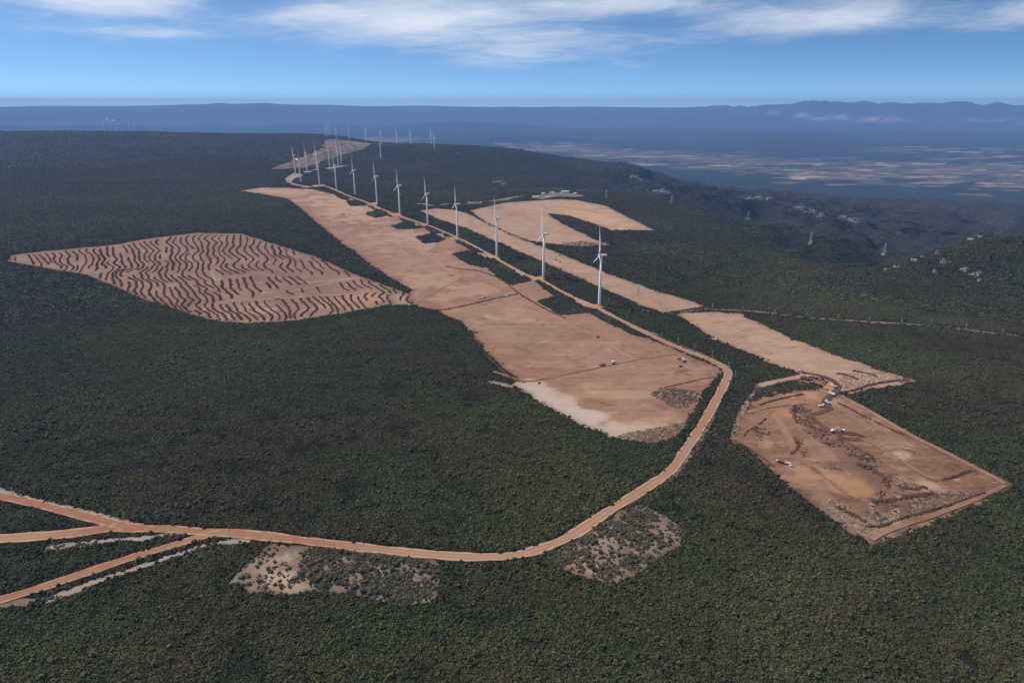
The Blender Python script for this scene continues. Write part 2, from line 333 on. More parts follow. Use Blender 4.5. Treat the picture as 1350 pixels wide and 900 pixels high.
# ------------------------------------------------------------------ terrain sheet (fan of rings out to the ranges)
az = np.concatenate([np.linspace(-100, -48, 40, endpoint=False), np.linspace(-48, 48, 660, endpoint=False), np.linspace(48, 100, 41)])
rr = np.concatenate([np.linspace(20, 220, 12, endpoint=False), np.geomspace(220, 43500, 480)])
A, Q = np.meshgrid(np.radians(az), rr); TX, TY = Q * np.sin(A), Q * np.cos(A)
r_ = np.hypot(TX, TY); TZ = ground(TX, np.where(TY < 1, TY, TY))
na, nr = len(az), len(rr)
V = np.stack([TX, TY, TZ], -1).reshape(-1, 3)
I = np.arange(na * nr).reshape(nr, na)
F = np.stack([I[:-1, :-1], I[:-1, 1:], I[1:, 1:], I[1:, :-1]], -1).reshape(-1, 4)
pu, pv = project(V[:, 0], np.maximum(V[:, 1], 50), V[:, 2])
tint = np.zeros((len(V), 4)); tint[:, 3] = 1
cn = fbm(V[:, 0] / 260, V[:, 1] / 260, 4); rv = np.hypot(V[:, 0], V[:, 1])
CLIFF = [(1160, 157.5, 32, 3.2), (1108, 155, 14, 2.6), (1080, 156.5, 14, 2.2), (1057, 152.5, 10, 2.4), (1015, 149, 13, 2), (1335, 160, 24, 3), (1285, 158, 12, 1.5)]
for u, v, a, b in CLIFF:
    tint[:, 0] = np.maximum(tint[:, 0], .8 * np.exp(-((pu - u) / a) ** 2 - ((pv - v) / b) ** 2) * sstep(-.35, .25, fbm(V[:, 0] / 900, V[:, 1] / 900, 4)) * (rv > 15000))
cen = np.interp(pu, [600, 640, 700, 800, 900, 1000, 1100, 1350, 1500], [184, 186, 194, 203, 212, 219, 227, 233, 236]); wid = np.interp(pu, [600, 640, 900, 1350], [2.5, 4, 10, 17])
tint[:, 1] = (np.exp(-((pv - cen) / wid) ** 2) + .55 * np.exp(-((pv - 198) / 4) ** 2) * sstep(1080, 1180, pu) + .5 * np.exp(-((pv - 186) / 3) ** 2) * sstep(640, 700, pu) * sstep(860, 760, pu)) * (V[:, 2] < -470) * (rv < 22000) * (1 + .7 * fbm(V[:, 0] / 1500, V[:, 1] / 1500, 3))
tint[:, 1] = np.clip(tint[:, 1], 0, 1)
tint[:, 2] = sstep(-30, -110, V[:, 2]) * sstep(-525, -420, V[:, 2]) * (rv < 9500) * sstep(-.8, .1, fbm(V[:, 0] / 700, V[:, 1] / 700, 3))
ter = mesh_obj('terrain', V, F, M['terrain'], smooth=True, cols={'tint': tint})
tag(ter, 'dark scrub covered plateau falling to a hazy valley and blue ranges', 'terrain', kind='structure')
# ------------------------------------------------------------------ ground sheets
CLEAR = []          # world polygons without scrub
KEEP = []           # scrub islands inside them
THIN = []           # polygons with thin scrub
def in_poly(x, y, P):
    x = np.asarray(x); y = np.asarray(y); ins = np.zeros(x.shape, bool); j = len(P) - 1
    for i in range(len(P)):
        xi, yi, xj, yj = P[i][0], P[i][1], P[j][0], P[j][1]
        if yi != yj:
            c = ((yi > y) != (yj > y)) & (x < (xj - xi) * (y - yi) / (yj - yi) + xi); ins ^= c
        j = i
    return ins
def densify(P, step, jit=0.0, closed=True):
    out = []; n = len(P)
    for i in range(n if closed else n - 1):
        a = P[i]; b = P[(i + 1) % n]; k = max(1, int(np.linalg.norm(b[:2] - a[:2]) / step))
        for q in range(k): out.append(a[:2] + (b[:2] - a[:2]) * q / k)
    if not closed: out.append(P[-1][:2])
    out = np.array(out)
    if jit:
        out = out + np.stack([fbm(out[:, 0] / 17, out[:, 1] / 17, 3), fbm(out[:, 0] / 17 + 40, out[:, 1] / 17, 3)], -1) * jit
    return out
def edge_dist(x, y, P):
    d = np.full(x.shape, 1e9); n = len(P)
    for i in range(n):
        a = P[i]; b = P[(i + 1) % n]; ab = b - a; L = max(1e-9, ab @ ab)
        t = np.clip(((x - a[0]) * ab[0] + (y - a[1]) * ab[1]) / L, 0, 1)
        d = np.minimum(d, np.hypot(x - a[0] - t * ab[0], y - a[1] - t * ab[1]))
    return d
def sheet(name, px, mat, label, off=.5, stains=(), cell=7.0, jit=6.0, clear=True, berm=6.0, relief=0.0, world=None, cat='ground'):
    P = GP(px)[:, :2] if world is None else np.array(world)
    B = densify(P, cell, jit)
    if clear: CLEAR.append(B)
    x0, y0 = B.min(0); x1, y1 = B.max(0)
    gx, gy = np.meshgrid(np.arange(x0, x1, cell), np.arange(y0, y1, cell)); gx = gx.ravel() + rng.uniform(-.3, .3, gx.size) * cell; gy = gy.ravel() + rng.uniform(-.3, .3, gy.size) * cell
    k = in_poly(gx, gy, B); gx, gy = gx[k], gy[k]; ed = edge_dist(gx, gy, B); k = ed > cell * .45; gx, gy = gx[k], gy[k]
    pts = [Vector((a, b)) for a, b in B] + [Vector((a, b)) for a, b in zip(gx, gy)]
    nb = len(B)
    res = geometry.delaunay_2d_cdt(pts, [(i, (i + 1) % nb) for i in range(nb)], [], 1, 1e-4)
    v2 = np.array([(p.x, p.y) for p in res[0]]); tris = [tuple(f) for f in res[2]]
    # keep faces wound upward
    T = []
    for f in tris:
        a, b, c = (v2[i] for i in f[:3])
        T.append(f if (b[0] - a[0]) * (c[1] - a[1]) - (b[1] - a[1]) * (c[0] - a[0]) > 0 else f[::-1])
    z = ground(v2[:, 0], v2[:, 1]); d = edge_dist(v2[:, 0], v2[:, 1], B); dist = np.hypot(v2[:, 0], v2[:, 1])
    z = z + off * np.maximum(1, dist / 1500)
    if relief: z += relief * np.abs(fbm(v2[:, 0] / 15, v2[:, 1] / 15, 3)) * sstep(0, 12, d)
    E = np.zeros((len(v2), 4)); E[:, 3] = 1; E[:, 0] = np.exp(-d / berm); ST = np.ones((len(v2), 4)) * .3
    pu, pv = project(v2[:, 0], v2[:, 1], z)
    wn = fbm(v2[:, 0] / 34, v2[:, 1] / 34, 4) * 1.5
    for (u, v, a, b, ang, c, w) in stains:
        ca, sa = math.cos(R(ang)), math.sin(R(ang)); du = pu - u; dv = pv - v
        q = ((du * ca + dv * sa) / a) ** 2 + ((-du * sa + dv * ca) / b) ** 2
        k = w * sstep(1.6, .5, np.sqrt(q) + wn * .75)
        tot = np.maximum(E[:, 1] + k, 1e-6); f = (k / tot)[:, None]
        ST[:, :3] = ST[:, :3] * (1 - f) + np.array(c) * f; E[:, 1] = np.maximum(E[:, 1], k)
    o = mesh_obj(name, np.column_stack([v2, z]), T, mat, smooth=True, cols={'edge': E, 'stain': ST})
    tag(o, label, cat, kind='structure'); return o
PALE = (.50, .40, .32); WHITE = (.44, .39, .365); DARK = (.15, .085, .062); BROWN = (.20, .12, .088); ORNG = (.46, .27, .14); GREY = (.30, .22, .19); PINK = (.40, .25, .19)
F_STRIPE = [(10, 345), (13, 337), (60, 331), (150, 323), (200, 314), (260, 307), (318, 308), (350, 318), (420, 340), (470, 362), (520, 380), (540, 387), (546, 403), (510, 403), (490, 407), (440, 416), (380, 424), (330, 427), (290, 425), (245, 413), (200, 400), (150, 378), (110, 363), (60, 355)]
sheet('cleared_field', F_STRIPE, M['soil_stripe'], 'striped cleared field of pinkish soil on the left plateau', cell=8,
      stains=[(215, 335, 3, 20, 6, PALE, .4), (287, 362, 3, 14, -14, PALE, .4), (345, 375, 4, 13, -18, PALE, .45), (250, 342, 40, 7, 5, GREY, .6), (470, 395, 45, 14, 0, PINK, .7), (320, 415, 60, 9, -4, (.42, .29, .22), .6), (530, 396, 18, 9, 0, (.42, .30, .23), .7)])
F_MAIN = [(316, 252), (345, 247.5), (380, 248), (412, 250), (440, 256), (462, 262), (500, 275), (540, 290.5), (580, 306), (620, 323), (660, 344), (700, 366), (735, 386), (760, 400.5), (800, 420), (840, 439), (870, 452), (905, 467), (940, 481), (953, 489), (948, 500), (930, 523), (912, 552), (900, 571), (880, 581.5), (840, 582.5), (800, 576.5), (760, 560), (720, 538), (690, 517), (676, 508), (684, 501), (662, 485), (642, 466), (622, 441), (603, 422), (575, 410), (546, 404), (536, 392), (543, 382), (530, 377), (500, 357), (470, 335), (440, 312), (412, 289), (390, 270), (380, 263), (350, 257)]
sheet('cleared_field', F_MAIN, M['soil_main'], 'large bare reddish field between scrub edge and turbine road', cell=8,
      stains=[(765, 550, 92, 19, 24, WHITE, .95), (705, 517, 40, 10, 28, WHITE, .8), (800, 562, 50, 12, 12, WHITE, .8), (850, 560, 40, 9, 0, (.42, .31, .24), .8), (815, 525, 70, 14, 10, (.40, .28, .20), .6), (690, 417, 26, 10, 0, (.40, .27, .195), .6), (645, 416, 12, 5, 10, PALE, .5),
              (752, 512, 14, 5, 15, DARK, .7), (460, 275, 60, 16, 10, (.40, .28, .21), .9), (380, 253, 50, 5, 0, (.40, .27, .20), .9), (540, 315, 50, 13, 20, (.40, .29, .225), .7), (560, 345, 60, 12, 10, GREY, .55), (500, 325, 50, 10, 35, (.40, .28, .21), .6), (412, 277, 12, 3, 5, DARK, .6),
              (570, 372, 40, 12, 5, (.37, .25, .19), .8), (620, 385, 50, 12, -6, (.37, .24, .175), .8), (705, 383, 26, 10, 10, (.24, .15, .115), .9), (780, 410, 20, 3, 0, (.24, .15, .115), .6), (660, 440, 26, 14, 30, GREY, .5), (905, 500, 40, 16, 10, (.29, .185, .14), .5), (870, 520, 34, 12, 12, GREY, .6)])
F_STRIP = [(553, 278), (575, 275), (600, 277), (615, 281), (640, 293.5), (680, 312), (735, 333), (800, 360), (870, 385), (915, 398), (933, 405), (905, 410.5), (870, 413), (850, 405), (810, 388), (770, 370), (730, 352), (690, 335), (650, 317), (610, 300), (580, 290)]
sheet('cleared_field', F_STRIP, M['soil_pale'], 'long pale strip field beyond the turbine road', cell=9)
F_UPPER = [(620, 278), (640, 273), (668, 267), (700, 265), (735, 263), (760, 264), (800, 272), (835, 290), (864, 304), (840, 305), (805, 304), (780, 295), (750, 285), (722, 282), (728, 287), (735, 291), (760, 304), (785, 316), (808, 324), (770, 325.5), (735, 323), (700, 318), (665, 306), (640, 293), (628, 285)]
sheet('cleared_field', F_UPPER, M['soil_pale'], 'hooked pale field below the substation on the far plateau', cell=12,
      stains=[(780, 283, 50, 12, 20, (.47, .31, .20), .9), (650, 274, 14, 4, 0, DARK, .6), (765, 276, 30, 2, 8, BROWN, .5), (700, 275, 24, 5, 5, PINK, .6), (760, 320, 40, 4, 5, GREY, .8)])
F_RIGHT = [(890, 415), (905, 412), (940, 411), (975, 413), (1000, 425), (1050, 448), (1110, 470), (1160, 488), (1215, 503), (1180, 510), (1120, 520), (1085, 512), (1058, 495), (1010, 478), (960, 455), (920, 435)]
sheet('cleared_field', F_RIGHT, M['soil_pale'], 'pale rectangular field right of the road bend', cell=7, stains=[(1140, 497, 60, 10, 8, (.37, .29, .23), .8), (1060, 448, 60, 5, 22, (.36, .265, .21), .6), (935, 420, 26, 8, 20, (.42, .27, .17), .6), (1000, 455, 50, 12, 22, (.43, .32, .245), .6)])
F_PIT = [(960, 580), (975, 550), (990, 515), (1005, 505), (1058, 497), (1088, 500), (1103, 518), (1130, 530), (1180, 560), (1240, 590), (1300, 620), (1345, 640), (1300, 660), (1240, 685), (1190, 705), (1150, 721), (1110, 695), (1070, 665), (1020, 625), (985, 595)]
sheet('cleared_field', F_PIT, M['soil_pit'], 'churned earthworks field at the right with haul road', cell=4, relief=1.8, berm=9,
      stains=[(1135, 643, 28, 11, 28, (.50, .28, .115), 1.0), (1030, 545, 26, 8, 10, (.40, .22, .12), .8), (1075, 628, 26, 7, 20, (.42, .24, .13), .7), (1178, 575, 34, 7, 28, (.27, .165, .12), .7), (1258, 618, 30, 8, 26, (.25, .15, .11), .7), (1040, 521, 40, 6, -4, ORNG, .8), (1110, 636, 30, 14, 30, (.36, .21, .14), .8), (1085, 585, 30, 24, 40, (.33, .20, .145), .7), (1195, 598, 28, 10, 5, (.50, .39, .28), .9), (1228, 640, 34, 10, 15, (.42, .32, .25), .8), (1215, 622, 40, 9, 10, BROWN, .4),
              (1035, 565, 8, 40, -22, BROWN, .7), (1008, 585, 14, 7, 0, ORNG, .6), (967, 573, 5, 4, 0, (.5, .33, .12), .8), (1150, 700, 44, 14, -20, (.36, .31, .26), .8), (1115, 690, 40, 10, 36, (.34, .28, .23), .7), (1225, 690, 90, 7, -22, (.42, .31, .25), .7), (1150, 555, 60, 12, 26, (.37, .25, .20), .6), (1000, 560, 20, 14, 20, (.26, .15, .11), .6), (1060, 610, 30, 9, 20, (.40, .265, .19), .6), (1160, 640, 44, 26, 30, (.15, .092, .067), .95), (1110, 590, 40, 9, 33, (.13, .075, .053), .9), (1062, 555, 16, 14, 30, (.12, .07, .05), .9), (1220, 662, 74, 10, -14, (.15, .10, .075), .95), (1120, 682, 44, 16, 25, (.20, .14, .11), .95), (1000, 572, 14, 9, 0, (.13, .08, .06), .8), (1070, 590, 12, 10, 20, (.17, .10, .075), .7), (1085, 640, 30, 8, 20, (.36, .235, .165), .6), (1090, 515, 8, 10, 0, DARK, .7)])
F_BEND = [(712, 738), (735, 724), (760, 711), (820, 675), (845, 666), (875, 680), (907, 702), (890, 722), (855, 745), (805, 772), (770, 760)]
sheet('cleared_patch', F_BEND, M['soil_clear'], 'sandy clearing with low shrubs beside the road bend', cell=4, off=.4, stains=[(815, 712, 26, 10, 0, WHITE, .7), (790, 690, 30, 6, -30, PINK, .7), (760, 745, 26, 9, 15, (.38, .28, .22), .7)])
F_LOW = [(303, 772), (318, 750), (338, 735), (352, 716), (400, 720), (480, 727), (560, 735), (584, 750), (572, 790), (530, 800), (490, 788), (420, 782), (370, 786)]
sheet('cleared_patch', F_LOW, M['soil_clear'], 'sandy clearing with grey shrubs below the main road', cell=4, off=.4, stains=[(360, 760, 32, 17, 10, (.40, .31, .25), .9), (378, 735, 12, 16, 0, (.40, .29, .23), .9), (540, 790, 26, 8, 0, PINK, .6)])
F_FAR = [(356, 224), (385, 210), (420, 196), (428, 184), (440, 183), (470, 187), (497, 190.5), (485, 197), (460, 203.5), (430, 213), (400, 222)]
sheet('cleared_field', F_FAR, M['red_patch'], 'distant reddish furrowed field among the far turbines', cell=35, berm=1, off=.7)
for px in ([(376, 236), (386, 229), (398, 230), (400, 233), (388, 236), (384, 241), (396, 245), (412, 247.5), (404, 248.5), (384, 244)], [(494, 211.5), (512, 210), (513, 211.8), (498, 212.6)], [(410, 245), (428, 243.5), (430, 246), (414, 247)], [(568, 197.5), (578, 196), (585, 193.5), (584, 196.5), (574, 198.4)], [(562, 191), (569, 190.6), (571, 193), (564, 193.5)], [(428, 222.5), (444, 219.5), (462, 218), (447, 221.2), (434, 223.5)],
           [(399, 227), (410, 225.5), (413, 227), (402, 228.4)], [(490, 189), (508, 191), (524, 193.5), (512, 193), (494, 191)], [(412, 224), (420, 223), (419, 225), (413, 225.2)]):
    sheet('turbine_pad', px, M['sand'], 'pale gravel pad at the foot of a distant turbine', cell=14, jit=2, off=.9, berm=.5)
# pale pads and gravel along the row
for px in ([(767, 402), (790, 401), (800, 405), (786, 408), (772, 405.5)], [(695, 367), (716, 364), (720, 369), (704, 371)], [(640, 337), (655, 337), (660, 341), (646, 341.5)], [(590, 313), (604, 312.5), (608, 316), (596, 317)], [(553, 295.5), (564, 295), (568, 298.5), (558, 299)], [(518, 281.5), (527, 281), (531, 284.5), (522, 285)], [(488, 268), (497, 267), (500, 270), (492, 271)]):
    sheet('turbine_pad', px, M['orange_soil'], 'orange earth pad at a turbine foot beside the road', cell=5, jit=1.5, off=.8, berm=.5)
for px in ([(757, 394), (768, 398), (778, 404), (770, 404.5), (758, 398)], [(678, 357.5), (686, 359.5), (694, 364), (687, 364)], [(627, 333), (637, 334.5), (648, 340), (640, 340)], [(575, 308.5), (583, 309), (586, 312), (579, 312)], [(546, 295), (552, 297), (549, 298.5)]):
    sheet('gravel_patch', px, M['sand'], 'white gravel heap area beside the turbine road', cell=3, jit=1.2, off=1.0, berm=.5)
sheet('sand_patch', [(640, 503), (652, 502), (664, 505), (680, 510), (674, 513), (660, 509), (646, 506.5)], M['sand'], 'white sand tongue at the scrub edge', cell=3, jit=1.5, off=.55)
sheet('substation_pad', [(698, 261.5), (710, 257.5), (740, 254), (766, 257), (772, 259), (758, 260.5), (735, 259.5), (716, 263)], M['soil_clear'], 'pale gravel yard of the far substation', cell=10, jit=2, off=.8)
for px in ([(600, 268), (620, 265), (640, 265), (670, 260.5), (690, 256.5), (700, 255.5), (690, 259), (668, 264.5), (640, 269), (612, 270)], [(520, 263), (545, 266), (570, 270), (600, 268), (575, 273), (545, 269.5)]):
    sheet('gravel_patch', px, M['soil_clear'], 'thin pale ground between scrub along the old track', cell=14, jit=9, off=.5); CLEAR.pop(); THIN.append(GP(px)[:, :2])
# pale strips beside the roads (poles stand on them)
def strip(px, name, mat, label, w, off=.6, jit=1.5, clear=True, cell=3.0, kind='structure'):
    P = smooth_line(GP(px)[:, :2], cell * 2); n = len(P); T = np.gradient(P, axis=0); T /= np.linalg.norm(T, axis=1)[:, None] + 1e-9; N = np.stack([-T[:, 1], T[:, 0]], -1)
    w_ = w * (.75 + .5 * (fbm(P[:, 0] / 30, P[:, 1] / 30, 3) + .5)); poly = np.concatenate([P + N * w_[:, None], (P - N * w_[:, None])[::-1]])
    return sheet(name, None, mat, label, off, cell=cell, jit=jit, world=poly, clear=clear, berm=1.0)
def smooth_line(P, step):
    P = np.asarray(P, float); Q = [P[0]]
    E = np.vstack([2 * P[0] - P[1], P, 2 * P[-1] - P[-2]])
    for i in range(1, len(E) - 2):
        p0, p1, p2, p3 = E[i - 1], E[i], E[i + 1], E[i + 2]; k = max(2, int(np.linalg.norm(p2 - p1) / step))
        for j in range(1, k + 1):
            t = j / k; Q.append(.5 * ((2 * p1) + (-p0 + p2) * t + (2 * p0 - 5 * p1 + 4 * p2 - p3) * t * t + (-p0 + 3 * p1 - 3 * p2 + p3) * t ** 3))
    return np.array(Q)
strip([(-30, 637), (0, 647), (30, 656), (70, 668), (110, 677), (145, 686), (172, 689)], 'sandy_verge', M['sand'], 'whitish sandy strip north of the upper left road', 5)
strip([(60, 724), (95, 719), (150, 713), (200, 709), (235, 706)], 'sandy_verge', M['sand'], 'whitish sandy strip between the two left road branches', 4.5)
strip([(55, 793), (100, 778), (150, 759), (200, 742), (245, 727), (275, 718), (330, 712)], 'sandy_verge', M['sand'], 'whitish sandy strip below the lower left road', 4.0)
strip([(-10, 801), (15, 796), (45, 794)], 'sandy_verge', M['soil_clear'], 'pinkish strip at the lower left frame edge', 5)
strip([(949, 520), (940, 548), (930, 570), (917, 592), (900, 615), (880, 636)], 'sandy_verge', M['soil_clear'], 'narrow pale strip right of the curving road', 3.2)
strip([(846, 435), (862, 440), (885, 451), (915, 463), (940, 474), (962, 486)], 'sandy_verge', M['soil_clear'], 'pale pole line strip along the upper road', 4)
strip([(1000, 509), (985, 530), (975, 552), (964, 576)], 'sandy_verge', M['soil_clear'], 'pale track down the left edge of the earthworks', 4, off=.9)
strip([(930, 408), (960, 409), (1000, 411.5), (1060, 418.5), (1150, 425), (1235, 430), (1280, 436), (1345, 443)], 'cleared_track', M['soil_clear'], 'thin pale power line track across the right scrub', 5.5, jit=3.5)
strip([(840, 407), (870, 413), (905, 411), (935, 407)], 'cleared_track', M['soil_main'], 'reddish track at the end of the strip field', 4)
def disc(u, v, r, mat, label, sq=.6, rz=.5):
    p = G(u, v)[0]; a_ = np.linspace(0, 2 * math.pi, 16)[:-1]; q = np.stack([np.cos(a_) * r, np.sin(a_) * r * sq], -1) * rng.uniform(.8, 1.15, (15, 1)); q = np.stack([q[:, 0] * math.cos(rz) - q[:, 1] * math.sin(rz), q[:, 0] * math.sin(rz) + q[:, 1] * math.cos(rz)], -1) + p[:2]
    return sheet('pylon_pad', None, mat, label, .7, cell=6, jit=2, world=q, berm=.5)
disc(986, 289, 17, M['soil_clear'], 'pale pad under the left far pylon'); disc(1068, 320.5, 11, M['soil_clear'], 'pale pad under the middle far pylon'); disc(1164, 335, 11, M['orange_soil'], 'orange pad under the right far pylon')
strip([(515, 208.5), (525, 204.5), (533, 199), (541, 193)], 'cleared_track', M['soil_clear'], 'pale track climbing to the far right turbines', 5, cell=12, jit=2)
# scrub islands inside the main field
for px in ([(457, 266), (470, 264.5), (482, 266), (482, 271), (463, 272)], [(483, 281), (497, 278), (505, 277), (512, 284), (495, 287.5), (484, 284)], [(517, 298), (535, 294), (545, 297), (562, 300), (540, 302.5), (525, 302.5)], [(549, 313), (570, 308.5), (587, 315.5), (577, 319.5), (560, 321.5)],
           [(597, 336), (625, 330.5), (650, 341), (658, 346), (640, 353), (620, 349), (607, 342)], [(643, 352), (662, 347), (686, 358), (697, 369), (675, 374.5), (655, 365)], [(712, 398), (740, 391), (765, 404), (777, 411), (740, 414)], [(704, 369), (716, 372), (735, 384), (752, 394), (745, 396), (728, 388)], [(780, 411), (800, 419), (830, 433), (850, 444), (838, 442), (810, 430), (784, 416)],
           [(957, 503), (950, 512), (935, 535), (925, 556), (908, 578), (896, 588), (898, 572), (913, 546), (930, 516), (945, 497)], [(440, 257), (455, 260), (462, 265), (450, 263)], [(480, 270), (505, 279), (520, 287), (506, 284)], [(600, 316), (625, 326), (640, 334), (622, 330), (605, 322)], [(525, 287), (545, 294), (548, 297), (532, 293)], [(560, 300), (590, 311), (596, 315), (570, 308)], [(1004, 508), (1035, 503), (1075, 508), (1078, 512), (1040, 517), (1005, 524), (990, 530)]):
    q_ = GP(px)[:, :2]; KEEP.append(q_.mean(0) + (q_ - q_.mean(0)) * 1.12)
# ------------------------------------------------------------------ roads
ROADS = []
def road(px, w, label, off=1.0, mat='road', pale=.35, name='dirt_road', step=5.0):
    P = smooth_line(GP(px)[:, :2], step); n = len(P); T = np.gradient(P, axis=0); T /= np.linalg.norm(T, axis=1)[:, None] + 1e-9; N = np.stack([-T[:, 1], T[:, 0]], -1)
    w = np.interp(np.linspace(0, 1, n), np.linspace(0, 1, len(w)), w) if isinstance(w, (list, tuple)) else np.full(n, w)
    wob = 1 + .34 * fbm(P[:, 0] / 22, P[:, 1] / 22, 4)
    bh = .4 if mat == 'road' else .1
    ks = [(-1.14, .0, 0, 0), (-1.0, bh, 1, 0), (-.86, .15, .9, 0), (-.42, .05, 0, .8), (0, .12, .2, 0), (.42, .05, 0, .8), (.86, .15, .9, 0), (1.0, bh, 1, 0), (1.14, 0, 0, 0)]
    V = []; E = []
    pl = np.clip(pale + .5 * fbm(P[:, 0] / 120, P[:, 1] / 120, 2), 0, 1) if not callable(pale) else np.clip(pale(*project(P[:, 0], P[:, 1], 0 * P[:, 0])) + .25 * fbm(P[:, 0] / 60, P[:, 1] / 60, 2), 0, 1)
    for k, h, e, rut in ks:
        q = P + N * (w * k * wob)[:, None]; z = ground(q[:, 0], q[:, 1]) + (off + h) * np.maximum(1, np.hypot(q[:, 0], q[:, 1]) / 1800)
        V.append(np.column_stack([q, z])); E.append(np.stack([np.full(n, e if mat == 'road' else 0), pl, np.full(n, rut), np.ones(n)], -1))
    V = np.array(V); m = len(ks); V = V.transpose(1, 0, 2).reshape(-1, 3); E = np.array(E).transpose(1, 0, 2).reshape(-1, 4)
    F = [(i * m + j + 1, i * m + j, (i + 1) * m + j, (i + 1) * m + j + 1) for i in range(n - 1) for j in range(m - 1)]
    F = [f if True else f for f in F]
    o = mesh_obj(name, V, F, M[mat], smooth=True, cols={'edge': E, 'stain': np.ones((len(V), 4)) * .2}); tag(o, label, 'road', kind='structure')
    ROADS.append((P, w * 1.1)); return o
MAIN = [(386, 232), (379, 236.5), (381, 241), (396, 245), (414, 247), (428, 246), (441, 250.5), (460, 259), (485, 268), (505, 277), (525, 284.5), (550, 293), (567, 298.5), (590, 308), (612, 318), (640, 333), (670, 350), (690, 361), (715, 370.5), (735, 382), (757, 393), (785, 405), (800, 413), (825, 426), (845, 436), (870, 448), (900, 461), (930, 473), (952, 483.5), (960, 492), (955, 507), (942, 532), (925, 562), (905, 592), (885, 620), (850, 645), (800, 676), (755, 706), (715, 723), (675, 733), (620, 735), (560, 731), (500, 725), (440, 718), (380, 711), (320, 704.5), (270, 702), (220, 698), (180, 697), (140, 688), (100, 678), (50, 665), (0, 654), (-60, 638)]
road(MAIN, [5.5] * 5 + [5, 4.4, 4, 4.3, 4.8, 5, 5.2, 5.4, 5.4, 5.4, 5.6], 'long reddish dirt road curving along the turbine ridge', pale=lambda u, v: np.interp(u, [0, 200, 420, 520, 650, 800, 900, 960], [.0, .0, .15, .75, .85, .85, .6, .45]))
road([(-60, 716), (0, 711), (60, 707), (110, 702), (150, 696), (185, 697)], 6.6, 'middle dirt road branch at the lower left', 1.03, pale=lambda u, v: np.interp(u, [0, 40, 130], [.75, .6, .1]))
road([(-60, 810), (0, 792), (50, 777), (110, 757), (170, 737), (230, 719), (275, 706), (300, 703)], 4.8, 'lower dirt road branch running to the bottom left corner', 1.06, pale=.1)
road([(1057, 492), (1068, 493.5), (1082, 496), (1096, 502), (1104, 509), (1101, 517), (1093, 524), (1086, 533), (1094, 539), (1080, 545), (1069, 549), (1078, 558), (1092, 567), (1110, 572), (1128, 573), (1138, 577), (1128, 581), (1110, 577), (1098, 571)], 3.6, 'winding dark haul road through the earthworks', 1.4, mat='dark_soil', name='haul_road', step=3, pale=0)
road([(1085, 517), (1096, 511), (1103, 504)], 7, 'orange cut beside the dark haul road', 1.15, mat='orange_soil', name='haul_road', step=3, pale=0)
road([(1000, 509), (1025, 503), (1050, 498), (1068, 494)], 5, 'pale track into the top of the earthworks', 1.1, mat='soil_pale', name='haul_road', step=4, pale=0)
road([(1020, 545), (1030, 560), (1043, 585), (1055, 605), (1064, 612)], 3.5, 'reddish haul track down the earthworks', 1.3, mat='soil_main', name='haul_road', step=4, pale=0)
for px, w_ in (([(1064, 612), (1090, 632), (1118, 652), (1145, 662)], 3.0), ([(1108, 522), (1150, 545), (1200, 574), (1260, 604), (1325, 638)], 4.0), ([(1325, 641), (1290, 657), (1240, 677), (1180, 697), (1148, 712)], 3.2), ([(985, 545), (1010, 538), (1040, 534), (1062, 532)], 3.0), ([(1140, 580), (1175, 600), (1215, 625), (1235, 634)], 2.4)):
    road(px, w_ * .75, 'reddish wheel track across the earthworks', 1.4, mat='soil_main', name='haul_road', step=4, pale=0)
for px in ([(600, 412), (640, 430), (700, 452), (770, 470), (850, 492)], [(640, 380), (690, 400), (760, 432), (830, 470), (900, 500)], [(330, 252), (390, 262), (450, 285), (520, 325), (570, 360)], [(420, 262), (480, 285), (540, 320), (600, 362)]):
    road(px, .9, 'faint wheel track on the bare field', .8, mat='soil_pale', name='field_track', step=6, pale=0)
